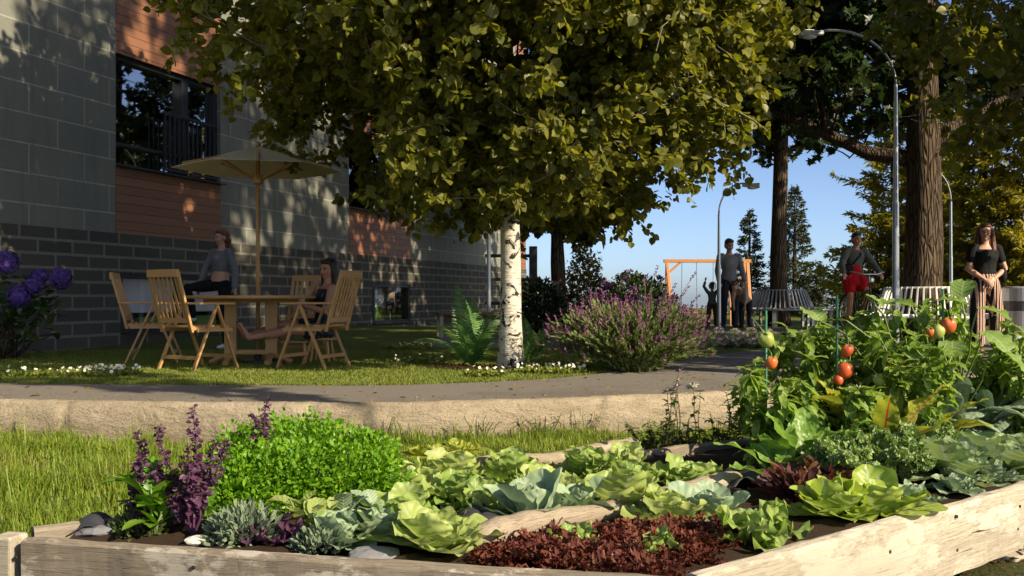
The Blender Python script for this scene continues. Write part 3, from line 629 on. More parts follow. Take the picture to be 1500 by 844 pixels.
# ---------------------------------------------------------------- furniture
wood('teak',(.36,.19,.065),(.54,.32,.12),1.0,0.5,'z'); wood('teak_y',(.36,.19,.065),(.54,.32,.12),1.0,0.5,'y')
wood('swing_wood',(.42,.17,.05),(.60,.27,.09),.6,0.5,'z'); wood('old_brown',(.10,.05,.03),(.18,.10,.06),.8,0.7,'x'); wood('pale_leg',(.25,.23,.16),(.36,.33,.24),.8,.7,'z')
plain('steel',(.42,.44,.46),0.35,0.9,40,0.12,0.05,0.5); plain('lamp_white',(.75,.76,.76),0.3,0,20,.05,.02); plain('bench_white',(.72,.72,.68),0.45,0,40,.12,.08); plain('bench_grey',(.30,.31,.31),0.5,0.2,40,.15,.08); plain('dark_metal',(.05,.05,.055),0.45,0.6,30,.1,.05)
t=NT('canvas'); n=t.noise(220,3); c=t.mix(n,(.60,.57,.46),(.72,.69,.57)); MAT['canvas']=t.done(t.mixs(0.5,t.pbr(c,0.9,0,t.bump(n,.25,.002),.1),t.trans((.70,.64,.46))))
TC=V(-2.83,10.8,0)
tb=thing('garden_table','round teak garden table on two slab legs','table',TC,math.radians(8))
mb=MB(); mb.lathe([(0,.742),(.66,.742),(.688,.736),(.69,.722),(.68,.708),(0,.706)],48); obj('table_top',mb,MAT['teak_y'],tb)
for s in (-1,1):
    mb=MB(); mb.box((s*.215,0,.40),(.125,.09,.60)); obj('leg',mb,MAT['teak'],tb,bevel=.006)
    mb=MB(); a=np.linspace(-1,1,13)
    mb.tube(np.stack([np.full(13,s*.215)+s*0,a*.42,.095-.06*a**2],1),.035,8,ry=.03)
    mb.tube(np.stack([s*(.15+.28*(a+1)/2),0*a,.10-.085*((a+1)/2)**2],1),.033,8,ry=.03); obj('foot',mb,MAT['teak_y'],tb)
mb=MB(); mb.box((0,0,.13),(.33,.07,.05)); obj('stretcher',mb,MAT['teak_y'],tb,bevel=.004); mb=MB(); mb.box((0,0,.685),(1.0,.07,.04)); obj('cross_rail',mb,MAT['teak_y'],tb,bevel=.004)
pa=thing('garden_parasol','cream canvas parasol on a wooden pole standing through the round table','parasol',TC+V(.04,.13,0),math.radians(14))
mb=MB(); mb.tube([(0,0,.02),(0,0,2.40)],.021,12); obj('pole',mb,MAT['teak'],pa,smooth=True)
mb=MB(); mb.lathe([(0,.0),(.20,.0),(.20,.035),(.04,.055),(.03,.12),(0,.12)],24); obj('base_plate',mb,MAT['dark_metal'],pa)
R_=.90; ZP=2.37; ZE=2.12; nb=6
mb=MB(); rr=np.linspace(0.012,1,9); ang=np.linspace(0,2*np.pi,nb*8,endpoint=False)
Pp=[];
for r in rr:
    for a in ang:
        q=((a/(2*np.pi)*nb)%1)-.5; poly=math.cos(math.pi/nb)/math.cos(q*2*math.pi/nb); rad=R_*r*(poly*.97+.03); sagz=.035*math.sin(math.pi*r)*(1-abs(2*q)**2)
        Pp.append((math.cos(a)*rad,math.sin(a)*rad,ZP-(ZP-ZE)*r**1.12-sagz*.6))
k=len(ang); F=[(i*k+j,i*k+(j+1)%k,(i+1)*k+(j+1)%k,(i+1)*k+j) for i in range(8) for j in range(k)]
mb.add(Pp,F); 
for j in range(k): pass
c_=obj('canopy',mb,MAT['canvas'],pa,smooth=False); so_=c_.modifiers.new('sol','SOLIDIFY'); so_.thickness=.006
mb=MB(); mb.lathe([(0,2.44),(.03,2.42),(.035,2.385),(0,2.375)],12); obj('finial',mb,MAT['teak'],pa)
mb=MB(); mb.lathe([(.022,1.96),(.06,1.97),(.06,2.06),(.022,2.07)],14); obj('hub',mb,MAT['teak'],pa)
for i in range(nb):
    a=2*math.pi*(i)/nb+math.pi/nb*0; a=2*math.pi*(i+.5)/nb; a=2*math.pi*i/nb+math.pi/nb
    e=V(math.cos(a)*R_*.97,math.sin(a)*R_*.97,ZE-.012+.01); tpt=V(math.cos(a)*.05,math.sin(a)*.05,ZP-.03); mid=tpt+(e-tpt)*.5
    mb=MB(); mb.beam(tpt,e,.018,.02); mb.beam(V(math.cos(a)*.05,math.sin(a)*.05,2.02),mid+V(0,0,-.012),.014,.018); obj('rib',mb,MAT['teak_y'],pa)

def chair(label,loc,yaw):
    r=thing('garden_chair',label,'chair',loc,yaw,'teak folding armchairs round the table'); w=.25
    mb=MB()
    for y in np.linspace(-.17,.23,8): mb.box((0,y,.435),(2*w-.05,.042,.018))
    for s in (-1,1): mb.box((s*(w-.035),.03,.415),(.022,.46,.03))
    obj('seat',mb,MAT['teak_y'],r,bevel=.003)
    mb=MB(); b0=V(0,-.20,.40); b1=V(0,-.37,.985); bd=nrm(b1-b0)
    for s in (-1,1): mb.beam(b0+V(s*(w-.025),0,-.02),b1+V(s*(w-.035),0,0),.036,.026,(0,1,0))
    mb.beam(b1+V(-w+.02,0,-.03),b1+V(w-.02,0,-.03),.028,.075,(0,0,1)); q=b0+bd*.10; mb.beam(q+V(-w+.03,0,0),q+V(w-.03,0,0),.024,.05)
    for x in np.linspace(-w+.085,w-.085,6): mb.beam(b0+bd*.11+V(x,0,0),b0+bd*.55+V(x*.96,.0,0),.028,.012,(0,1,0))
    obj('backrest',mb,MAT['teak'],r,bevel=.003)
    for s in (-1,1):
        ap=V(s*(w+.012),.07,.645)
        for y in (-.22,.33):
            mb=MB(); mb.beam(ap,V(s*(w+.012),y,.0),.022,.034,(1,0,0)); obj('leg',mb,MAT['teak'],r,bevel=.003)
        mb=MB(); mb.beam(V(s*(w+.005),-.29,.665),V(s*(w+.005),.29,.66),.048,.022); obj('armrest',mb,MAT['teak_y'],r,bevel=.004)
        mb=MB(); mb.beam(V(s*(w+.012),-.17,.40),V(s*(w+.012),.26,.40),.02,.032); obj('side_rail',mb,MAT['teak_y'],r)
    for y in (-.165,.275): mb=MB(); mb.beam(V(-w,y,.13),V(w,y,.13),.022,.035); obj('stretcher',mb,MAT['teak'],r)
    return r
def yawf(dx,dy): return math.atan2(-dx,dy)       # chair front (+Y) towards (dx,dy)
def copychair(src,label,loc,yaw): return dup(src,loc,yaw,label)
c1=chair('teak folding armchair nearest the daisies with its slatted back turned to the path',V(-3.18,9.95,0),yawf(.55,.83))
copychair(c1,'teak folding armchair seen edge on before the low window, farthest from the birch',V(-4.02,11.05,0),yawf(.93,.2))
copychair(c1,'teak folding armchair turned side on in front of the seated woman',V(-1.98,10.2,0),yawf(-.97,.30))
copychair(c1,'shaded teak folding armchair on the wall side of the table beside the seated woman',V(-2.52,11.75,0),yawf(-.20,-1))
lg=thing('footstool','low teak footstool under the legs of the seated woman','stool',V(-2.48,11.1,0),0)
mb=MB()
for y in np.linspace(-.19,.19,6): mb.box((0,y,.235),(.46,.055,.02))
obj('seat',mb,MAT['teak_y'],lg,bevel=.003)
for sx in (-1,1):
    for sy in (-1,1):
        mb=MB(); mb.beam((sx*.19,sy*.16,.225),(sx*.21,sy*.18,0),.032,.032); obj('leg',mb,MAT['teak'],lg)
lg2=thing('wooden_stool','low teak stool under the seated woman behind the armchair','stool',V(-2.12,11.12,0),0)
mb=MB(); mb.lathe([(0,.275),(.17,.275),(.175,.265),(.17,.25),(0,.25)],24); obj('seat',mb,MAT['teak_y'],lg2)
for k in range(4):
    a=k*math.pi/2+.7; mb=MB(); mb.tube([(.11*math.cos(a),.11*math.sin(a),.25),(.15*math.cos(a),.15*math.sin(a),0)],.015,8); obj('leg',mb,MAT['teak'],lg2)
# wall bench
b0=gd(640,501); wb=thing('wooden_bench','plain brown plank bench on pale legs by the dark block wall behind the ferns','bench',b0+V(.68,.35,0),math.radians(12))
mb=MB(); mb.box((0,-.11,.455),(1.42,.20,.05)); mb.box((0,.11,.455),(1.42,.20,.05)); mb.box((0,0,.39),(1.3,.05,.07)); obj('seat',mb,MAT['old_brown'],wb,bevel=.006)
for sx in (-1,1):
    for sy in (-1,1): mb=MB(); mb.box((sx*.66,sy*.15,.214),(.065,.065,.428)); obj('leg',mb,MAT['pale_leg'],wb,bevel=.005)
# street lamps
def lamp(label,loc,h,arm,yaw,r=.052,drop=.75,arc=1.0,lead=True):
    o=thing('street_lamp',label,'lamp',loc,yaw,'slender grey park lamps'); hp=h-drop
    mb=MB(); mb.tube([(0,0,-.05),(0,0,hp*.55)],[r,r*.85],14); mb.tube([(0,0,hp*.55),(0,0,hp)],[r*.72,r*.5],14); mb.lathe([(0,hp*.55+.03),(r*.86,hp*.55+.02),(r*.9,hp*.55-.04),(0,hp*.55-.05)],14); mb.lathe([(0,0),(r*2.2,0),(r*2.2,.02),(r*1.2,.05),(0,.05)],14); obj('pole',mb,MAT['steel'],o,smooth=False)
    a=np.linspace(0,1,16); th=a*math.radians(100); ax=-arm*.72*(1-np.cos(th)); az=hp+drop*np.sin(th)
    mb=MB(); mb.tube(np.stack([ax,0*a,az],1),r*.36,8); 
    e=V(ax[-1],0,az[-1]); mb.tube([e,V(-arm+.2,0,h-.035)],r*.36,8); obj('arm',mb,MAT['steel'],o,smooth=True)
    mb=MB(); hx=-arm+.02; q=np.array([[.2,.03,.02],[.2,-.03,.02],[.2,-.03,-.04],[.2,.03,-.04],[-.13,.09,.03],[-.13,-.09,.03],[-.13,-.075,-.07],[-.13,.075,-.07]])+V(hx,0,h-.03)
    mb.add(q,[(0,1,2,3),(7,6,5,4),(0,4,5,1),(1,5,6,2),(2,6,7,3),(3,7,4,0)]); hd=obj('lamp_head',mb,MAT['steel'],o,bevel=.012)
    mb=MB(); mb.ell((hx-.0,0,h-.095),(.105,.066,.028),12,7); obj('lens',mb,MAT['lamp_white'],hd,smooth=True)
    return o
def foot(px,Y,dz=0): p=at(px,HOR,Y); p[2]=float(Hup(p[0],p[1]))+dz; return p
l1=lamp('tallest park lamp, its curved arm reaching over the cyclist',foot(1312,13.8),4.42,1.22,0,.050)
lamp('slim park lamp post standing in front of the man and children',foot(1053,19.6),2.87,.68,math.pi,.045,.6)
lamp('distant park lamp post between the thick maple trunk and the woman in striped trousers',foot(1393,24),3.75,.8,.3,.045)
lamp('park lamp post rising just behind the birch trunk and fern',foot(716,18.6),3.9,.9,2.0,.042)
# tree benches
def treebench(label,loc,mat,rt,rs,rb,zb,zs,nsl,yaw):
    o=thing('tree_bench',label,'bench',loc,yaw,'round slatted tree benches')
    mb=MB()
    for k in range(nsl):
        a=2*math.pi*k/nsl; d=V(math.cos(a),math.sin(a),0); mb.beam(d*rs+V(0,0,zs-.03),d*rt+V(0,0,zb),.030,.022,(-d[1],d[0],0))
    for r,z in ((rt,zb),(rs+.0,zs-.02)):
        aa=np.linspace(0,2*np.pi,49); mb.tube(np.stack([np.cos(aa)*r*.985,np.sin(aa)*r*.985,0*aa+z-.01],1),.016,6,cap=False)
    obj('backrest',mb,mat,o)
    mb=MB()
    for k in range(nsl):
        a=2*math.pi*k/nsl; d=V(math.cos(a),math.sin(a),0); mb.beam(d*(rs+.015)+V(0,0,zs),d*rb+V(0,0,zs),.05,.028)
    aa=np.linspace(0,2*np.pi,49)
    for r in (rs+.03,rb-.015): mb.tube(np.stack([np.cos(aa)*r,np.sin(aa)*r,0*aa+zs-.03],1),.022,6,cap=False)
    obj('seat',mb,mat,o)
    for k in range(8):
        a=2*math.pi*(k+.5)/8; d=V(math.cos(a),math.sin(a),0); mb=MB(); mb.beam(d*(rb-.05)+V(0,0,zs-.04),d*(rb-.05),.05,.07,(-d[1],d[0],0)); obj('leg',mb,mat,o); mb=MB(); mb.beam(d*(rs+.02)+V(0,0,zs-.04),d*(rs+.02),.05,.05,(-d[1],d[0],0)); obj('leg',mb,mat,o)
    return o
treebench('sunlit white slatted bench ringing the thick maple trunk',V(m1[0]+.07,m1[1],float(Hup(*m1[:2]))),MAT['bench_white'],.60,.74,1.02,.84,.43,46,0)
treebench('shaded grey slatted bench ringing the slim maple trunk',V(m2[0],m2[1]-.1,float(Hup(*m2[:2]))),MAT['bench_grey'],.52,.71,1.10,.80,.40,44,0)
# swing
sw0=at(972,HOR,28.6); sw1=at(1100,HOR,28.6); zg=-.11
sw=thing('swing_set','orange wooden swing frame on the lawn behind the children','swing',V((sw0[0]+sw1[0])/2,28.6,zg),0); hw=(sw1[0]-sw0[0])/2; H_=1.88
mb=MB(); mb.box((0,0,H_),(2*hw,.10,.10)); obj('top_beam',mb,MAT['swing_wood'],sw,bevel=.01)
for s in (-1,1):
    for y in (-.75,.75):
        mb=MB(); mb.beam((s*(hw-.10),0,H_-.04),(s*(hw-.16+.28*0),y,0) if True else 0,.085,.085,(1,0,0)); obj('leg',mb,MAT['swing_wood'],sw,bevel=.006)
    mb=MB(); mb.beam((s*(hw-.13),-.60,.40),(s*(hw-.13),.60,.40),.06,.06); mb.beam((s*(hw-.12),-.28,1.2),(s*(hw-.12),.28,1.2),.06,.06); mb.beam((s*(hw-.1),0,H_-.38),(s*(hw-.48),0,H_-.04),.06,.06); obj('brace',mb,MAT['swing_wood'],sw)
for i,x in enumerate((-.52,.38)):
    mb=MB(); mb.box((x,0,.40),(.5,.2,.04)); st=obj('swing_seat',mb,MAT['swing_wood'],sw)
    for s in (-1,1): mb=MB(); mb.tube([(x+s*.22,0,.41),(x+s*.21,0,H_-.05)],.010,6); obj('rope',mb,MAT['steel'],st)
mb=MB()
for s in (-.22,.22): mb.beam((hw-.42+s,-.35,0),(hw-.42+s,-.05,H_),.06,.06)
for z in (.35,.7,1.05,1.4): mb.beam((hw-.66,-.35+z*.16,z),(hw-.18,-.35+z*.16,z),.04,.04)
obj('ladder',mb,MAT['swing_wood'],sw)
# litter bin and striped pot
plain('bin_grey',(.55,.56,.56),0.35,0.5,50,.08,.03); plain('bin_band',(.12,.12,.125),0.4,0.4); plain('pot_white',(.80,.78,.72),0.3,0,30,.05,.03); plain('pot_yellow',(.75,.45,.02),0.3,0,30,.05,.03)
p=foot(1501,14); bn=thing('litter_bin','round pale grey litter bin with a dark band behind the woman','bin',p)
mb=MB(); mb.lathe([(0,0.0),(.28,0.0),(.30,.03),(.30,.52)],32); mb.lathe([(.30,.66),(.30,.84),(.285,.86),(.20,.865),(.20,.80),(0,.80)],32); obj('body',mb,MAT['bin_grey'],bn,smooth=False)
mb=MB(); mb.lathe([(.30,.52),(.293,.525),(.293,.655),(.30,.66)],32); obj('band',mb,MAT['bin_band'],bn)
p=foot(1494,12.4); pt=thing('flower_pot','small yellow and white striped round pot on the grass','pot',p)
prof=[(0,0),(.08,0),(.12,.04),(.142,.10),(.15,.16),(.142,.22),(.12,.27),(.10,.285),(.09,.27),(0,.26)]
mb=MB(); mb.lathe(prof,28); obj('body',mb,MAT['pot_white'],pt,smooth=True)
mb=MB(); mb.lathe([(.1435,.095),(.1525,.14),(.1535,.16),(.151,.19)],28); obj('stripe',mb,MAT['pot_yellow'],pt,smooth=True); mb=MB(); mb.lathe([(.126,.26),(.106,.291),(.088,.275)],28); obj('stripe',mb,MAT['pot_yellow'],pt,smooth=True)
# distant grey slab
p=cpos(1217,40); sb=MB(); sb.box((0,0,.0),(.75,.3,.36)); o=obj('stone_block',sb,MAT['bench_grey'],bevel=.03); o.location=[p[0],p[1],p[2]+.2]; tag(o,'low grey block lying on the far lawn near the dark short fir','block')
# fence beyond rhododendron
pf=foot(781,21); fn=thing('wooden_fence','short dark railing post beside the far corner of the building','fence',pf)
mb=MB(); mb.box((0,0,.85),(.17,.17,1.7)); obj('post',mb,MAT['frame_dark'],fn,bevel=.01); mb=MB()
for z in (.5,1.0,1.5): mb.box((-.55,.0,z),(.93,.05,.07))
obj('rail',mb,MAT['frame_dark'],fn)
# ---------------------------------------------------------------- people
def skin(name,c,r=.5):
    t=NT(name); n=t.noise(60,3); col=t.mix(t.math('MULTIPLY',n,.3),c,tuple(q*.7 for q in c)); MAT[name]=t.done(t.pbr(col,r,0,None,.4,Subsurface_Weight=0.06)); 
def cloth(name,c,c2=None,sc=25,amt=.35):
    t=NT(name); n=t.noise(sc,4); n2=t.noise(9,4,.6,t.coord('Object',(1,1,.5)),.6); col=t.mix(t.math('MULTIPLY',n,amt),c,c2 or tuple(q*.5 for q in c)); MAT[name]=t.done(t.pbr(col,.85,0,t.bump(n2,.8,.02),.15))
skin('skin_fair',(.50,.28,.19)); skin('skin_tan',(.40,.20,.125)); skin('skin_brown',(.13,.065,.038)); plain('eye_dark',(.015,.011,.010),.25,0,10,0,0); plain('lip',(.30,.09,.075),.45,0,10,0,0)
def hairmat(name,c):
    t=NT(name); n=t.noise(3,4,.6,t.coord('Object',(60,60,4))); col=t.mix(n,tuple(q*.45 for q in c),c); MAT[name]=t.done(t.pbr(col,.42,0,t.bump(n,.8,.01),.4))
hairmat('hair_red',(.20,.065,.028)); hairmat('hair_brown',(.085,.040,.024)); hairmat('hair_dark',(.028,.018,.014)); hairmat('hair_auburn',(.14,.045,.022))
def solid(mb,voxel,it=4,name='m'):
    me=mb.mesh(name); o=bpy.data.objects.new('tmp',me); COL.objects.link(o)
    r=o.modifiers.new('r','REMESH'); r.mode='VOXEL'; r.voxel_size=voxel; r.use_smooth_shade=True
    s=o.modifiers.new('s','SMOOTH'); s.iterations=it; s.factor=.5
    dg=bpy.context.evaluated_depsgraph_get(); m2=bpy.data.meshes.new_from_object(o.evaluated_get(dg)); bpy.data.objects.remove(o); m2.name=name
    m2.polygons.foreach_set('use_smooth',np.ones(len(m2.polygons),dtype=bool))
    return m2
def limb_pts(*ks): return np.array(ks,float)
def seg(mb,pts,rad,n=10):
    pts=np.asarray(pts,float); rad=np.asarray(rad,float)
    # resample with rounded joints
    mb.tube(pts,rad,n,cap=True)
    for p,r in zip(pts,rad): mb.ell(p,(r*.985,)*3,10,7)
def person(label,loc,yaw,H=1.7,lean=(0,0,1),pelvis=None,head=(0,0),arms=(((.15,0,-1),(.05,-.1,-1)),((.15,0,-1),(.05,-.1,-1))),legs=(((.04,0,-1),(.02,.03,-1)),((.04,0,-1),(.02,.03,-1))),
  sk='skin_fair',sh=.165,bust=.0,child=False,top=None,bottom=None,dress=None,shoes=None,hair=None,group=None,vox=.010,extras=None,hands='relax',toe=None,headdir=None,hipw=.092,turn=0.0):
    """local frame: faces -Y, picture-right is +X; arms/legs listed (-X side, +X side); arm x components point outwards"""
    k=H/1.7; o=thing('person',label,'person',loc,yaw,group)
    u=nrm(lean); P0=V(0,0,.93*k) if pelvis is None else V(*pelvis)
    sx=V(math.cos(turn),math.sin(turn),0); fw=nrm(np.cross(u,sx))*1.0   # forward is -Y when sx=+X
    fw=-np.cross(sx,u)*-1.0; fw=np.cross(sx,u); fw=fw if fw[1]<0 else -fw
    nb=P0+u*.50*k; hs=1.0 if not child else 1.22
    hd=nrm(u+V(0,-.12,.25)) if headdir is None else nrm(headdir); hc=nb+hd*.165*k*hs
    yw,pt=head; ch,sh_=math.cos(yw),math.sin(yw); Rz=np.array([[ch,-sh_,0],[sh_,ch,0],[0,0,1]]); cp,sp=math.cos(pt),math.sin(pt); Rx=np.array([[1,0,0],[0,cp,-sp],[0,sp,cp]]); RH=Rz@Rx
    hk=k*hs
    def hp(x,y,z): return hc+RH@(V(x,y,z)*hk)
    def ringtorso(mb,t0,t1,inf,wid=1.0,n=18):
        T=[(-.10,.088,.075),(-.05,.150,.105),(.02,.162,.112),(.10,.146,.100),(.17,.128,.092),(.24,.136,.098),(.31,.152,.106+bust),(.37,.160,.106+bust*.7),(.43,.150,.088),(.47,.105,.066),(.50,.058,.055),(.53,.052,.052)]
        rows=[q for q in T if t0-1e-6<=q[0]<=t1+1e-6]
        if len(rows)<2: return
        f=sh/.165
        pts=[P0+u*q[0]*k for q in rows]; mb.tube(pts,[(q[1]*(f if q[0]>.2 else 1)*wid+inf)*k for q in rows],n,ry=[(q[2]+inf)*k for q in rows],side=sx,caplen=.15)
    sho=[nb+u*(-.055*k)+sx*s*sh*k for s in (-1,1)]; hip=[P0+sx*s*hipw*k+u*(-.02*k) for s in (-1,1)]
    A=[];Lg=[]
    def dirn(d,s): return nrm(sx*d[0]*s+V(0,1,0)*d[1]+V(0,0,1)*d[2])
    for i,s in enumerate((-1,1)):
        a,b=arms[i][:2]; e=sho[i]+dirn(a,s)*.285*k; wv=dirn(b,s); wr=e+wv*.245*k; A.append((sho[i],e,wr,wv,wr+wv*.085*k))
        a,b=legs[i][:2]; kn=hip[i]+dirn(a,s)*.425*k; sv=dirn(b,s); an=kn+sv*.41*k; Lg.append((hip[i],kn,an,sv))
    def toed(i):
        s=(-1,1)[i]; t_=toe[i] if toe else (.18,-1,-.04); return dirn(t_,s)
    def body():
        mb=MB(); ringtorso(mb,-.2,.6,0)
        mb.tube([nb-u*.03*k,nb+hd*.05*k,hc-hd*.04*hk],[.056*k,.05*k,.05*k],12)
        mb.ell(hp(0,.012,.022),V(.076,.096,.100)*hk,18,13,RH); mb.ell(hp(0,-.026,-.045),V(.058,.062,.068)*hk,14,11,RH); mb.ell(hp(0,-.058,-.092),V(.026,.022,.020)*hk,10,7,RH)
        mb.ell(hp(0,-.092,-.022),V(.013,.020,.017)*hk,9,7,RH); mb.ell(hp(0,-.086,.004),V(.009,.016,.026)*hk,9,7,RH)
        for s in (-1,1): mb.ell(hp(s*.078,.012,-.01),V(.012,.022,.034)*hk,9,7,RH); mb.ell(hp(s*.033,-.082,.022),V(.026,.010,.009)*hk,9,7,RH); mb.ell(hp(s*.038,-.066,-.032),V(.026,.022,.022)*hk,9,7,RH)
        for i,s in enumerate((-1,1)):
            S,E,W,wv,hn=A[i]; seg(mb,[S,S+(E-S)*.45,E,E+(W-E)*.3,W],V(.054,.046,.038,.039,.025)*k)
            side=nrm(np.cross(wv,V(0,1,0))+1e-6); thn=nrm(np.cross(side,wv)); Rm=np.stack([side,thn,wv],1)
            mb.ell(W+wv*.045*k,V(.038,.018,.052)*k,12,9,Rm)
            for f,(ox,L) in enumerate(((-.028,.058),(-.010,.068),(.009,.064),(.027,.050))):
                b0=W+wv*.08*k+side*ox*k; m_=b0+(wv*.9+thn*.25)*L*.5*k; e_=m_+(wv*.7+thn*.7)*L*.5*k; mb.tube([b0-wv*.02*k,m_,e_],V(.0095,.0088,.0075)*k,7); mb.ell(e_,(.0075*k,)*3,7,5)
            tb_=W+wv*.025*k-side*s*.030*k; te=tb_+nrm(wv*.8-side*s*.7)*.055*k; mb.tube([tb_,te],V(.011,.0085)*k,7); mb.ell(te,(.0085*k,)*3,7,5)
            h_,kn,an,sv=Lg[i]; seg(mb,[h_,h_+(kn-h_)*.5,kn,kn+(an-kn)*.3,an],V(.086,.072,.053,.056,.036)*k); td=toed(i)
            mb.ell(an+sv*.035*k,(.036*k,.040*k,.04*k),10,7); mb.tube([an+sv*.045*k,an+sv*.05*k+td*.09*k,an+sv*.058*k+td*.17*k],V(.038,.038,.028)*k,10,ry=V(.034,.026,.016)*k); mb.ell(an+sv*.058*k+td*.17*k,(.030*k,.035*k,.018*k),9,7)
        return mb
    b=body(); me=solid(b,vox,3,'body'); obj('body',me,MAT[sk],o)
    # face
    for s in (-1,1):
        e=MB(); e.ell(hp(s*.033,-.0835,.006),V(.0115,.007,.0055)*hk,9,7,RH); obj('eye',e,MAT['eye_dark'],o,smooth=True)
        e=MB(); e.ell(hp(s*.034,-.087,.028),V(.017,.005,.0033)*hk,9,5,RH); obj('eyebrow',e,MAT[hair[0]] if hair else MAT['eye_dark'],o,smooth=True)
    e=MB(); e.ell(hp(0,-.088,-.062),V(.023,.007,.0075)*hk,11,7,RH); obj('mouth',e,MAT['lip'],o,smooth=True)
    if top:
        mat,inf,t0,t1,sl=top[:5]; mb=MB(); ringtorso(mb,t0,t1,inf)
        for i in (0,1):
            S,E,W=A[i][:3]
            if sl>0:
                a_=min(sl/.55,1); pts=[S+(S-nb)*-.25,S,S+(E-S)*a_]; rad=[.060,.060+inf,.048+inf]
                if sl>.55: pts=[S+(S-nb)*-.25,S,S+(E-S)*.5,E,E+(W-E)*(sl-.55)/.45]; rad=[.058,.058+inf,.050+inf,.043+inf,.034+inf]
                seg(mb,pts,V(*rad)*k)
        obj('shirt' if len(top)<6 else top[5],solid(mb,max(vox,.010),3),MAT[mat],o)
    if bottom:
        mat,inf,frac,wide,tt=bottom[:5]; mb=MB(); ringtorso(mb,-.12,tt,inf)
        for i in (0,1):
            h_,kn,an,sv=Lg[i]; pts=[h_,h_+(kn-h_)*.5,kn]; rad=[.088+inf,.076+inf+wide*.4,.058+inf+wide*.8]
            if frac<=.5: f=frac/.5; pts=[h_,h_+(kn-h_)*f*.5,h_+(kn-h_)*f]; rad=[.092+inf,.082+inf+wide*.4,.075+inf+wide*.8]
            else: f=(frac-.5)/.5; pts+= [kn+(an-kn)*f*.5,kn+(an-kn)*f]; rad+=[.054+inf+wide,.042+inf+wide*1.15]
            seg(mb,pts,V(*rad)*k)
        obj('trousers' if len(bottom)<6 else bottom[5],solid(mb,max(vox,.010),3),MAT[mat],o)
    if dress:
        mat,inf,t1,frac,name=dress; mb=MB(); ringtorso(mb,-.12,t1,inf)
        kk=[Lg[i][0]+(Lg[i][1]-Lg[i][0])*frac for i in (0,1)]; h0=[Lg[i][0] for i in (0,1)]
        for i in (0,1): seg(mb,[h0[i],kk[i]],V(.105+inf,.10+inf)*k)
        mid=(h0[0]+h0[1])/2; mk=(kk[0]+kk[1])/2; mb.tube([mid,mk],[.165*k,.19*k],16,ry=[.115*k,.115*k],side=sx)
        obj(name,solid(mb,max(vox,.011),3),MAT[mat],o)
    if shoes:
        for i in (0,1):
            h_,kn,an,sv=Lg[i]; td=toed(i); mb=MB(); mb.ell(an+sv*.038*k,(.044*k,.048*k,.045*k),10,7); mb.tube([an+sv*.045*k-td*.03*k,an+sv*.048*k+td*.09*k,an+sv*.055*k+td*.18*k],V(.045,.045,.036)*k,10,ry=V(.040,.034,.024)*k); mb.ell(an+sv*.055*k+td*.18*k,(.038*k,.042*k,.026*k),9,7)
            obj('shoe',solid(mb,.009,2),MAT[shoes],o)
    if hair:
        mat,style=hair; mb=MB(); mb.ell(hp(0,.030,.045),V(.086,.098,.088)*hk,16,11,RH); mb.ell(hp(0,-.035,.085),V(.072,.050,.036)*hk,14,9,RH); mb.ell(hp(0,.055,-.01),V(.078,.068,.085)*hk,14,9,RH)
        if style=='long':
            for s in (-1,1):
                mb.tube([hp(s*.068,.0,.07),hp(s*.088,.005,-.02),hp(s*.095,.02,-.13),hp(s*.10,-.01,-.24),hp(s*.09,-.02,-.33)],V(.030,.030,.036,.038,.020)*hk,9)
            mb.tube([hp(0,.07,.04),hp(0,.09,-.12),hp(0,.09,-.30)],V(.085,.095,.075)*hk,12,ry=V(.04,.04,.03)*hk)
        if style=='bun':
            mb.ell(hp(.01,.10,-.045),V(.05,.045,.055)*hk,12,9,RH); mb.ell(hp(.015,.095,-.10),V(.032,.03,.05)*hk,12,9,RH)
        if style=='short': mb.ell(hp(0,-.02,.098),V(.066,.062,.030)*hk,14,9,RH)
        obj('hair',solid(mb,.009,2),MAT[mat],o)
    if extras: extras(o,dict(A=A,L=Lg,P0=P0,u=u,k=k,nb=nb,hp=hp,hk=hk,RH=RH,sho=sho,fw=fw,sx=sx,hc=hc))
    return o
cloth('grey_knit',(.15,.155,.165)); cloth('black_cloth',(.012,.012,.013)); plain('white_shoe',(.6,.6,.58),.5); cloth('grey_shirt',(.17,.17,.185)); cloth('dark_jeans',(.020,.022,.030)); plain('brown_leather',(.10,.045,.025),.45); cloth('olive',(.055,.05,.035)); cloth('denim',(.10,.11,.10)); cloth('red_cloth',(.42,.012,.018)); cloth('tan_stripe',(.36,.28,.21)); cloth('child_grey',(.11,.12,.11)); plain('tan_leather',(.26,.10,.04),.4)
t=NT('floral'); v=t.vor(38); n=t.noise(25,3); c=t.mix(t.ramp(v,[(.16,1),(.24,0)]),(.014,.016,.028),(.42,.36,.32)); c=t.mix(t.ramp(n,[(.6,0),(.66,.8)]),c,(.16,.10,.05)); MAT['floral']=t.done(t.pbr(c,.8,0,None,.2))
t=NT('striped'); s=t.sep(t.coord('Object')); f=t.math('FRACT',t.math('MULTIPLY',t.math('ADD',s[0],t.math('MULTIPLY',s[1],.6)),26.0)); c=t.ramp(f,[(.0,(.012,.012,.014)),(.50,(.012,.012,.014)),(.53,(.52,.33,.24)),(.97,(.52,.33,.24))],'LINEAR'); n2=t.noise(7,3); MAT['striped']=t.done(t.pbr(c,.8,0,t.bump(n2,.6,.03),.2))
def fz(px,py,Y):
    p=at(px,py,Y); return V(p[0],p[1],float(Hup(p[0],p[1])))
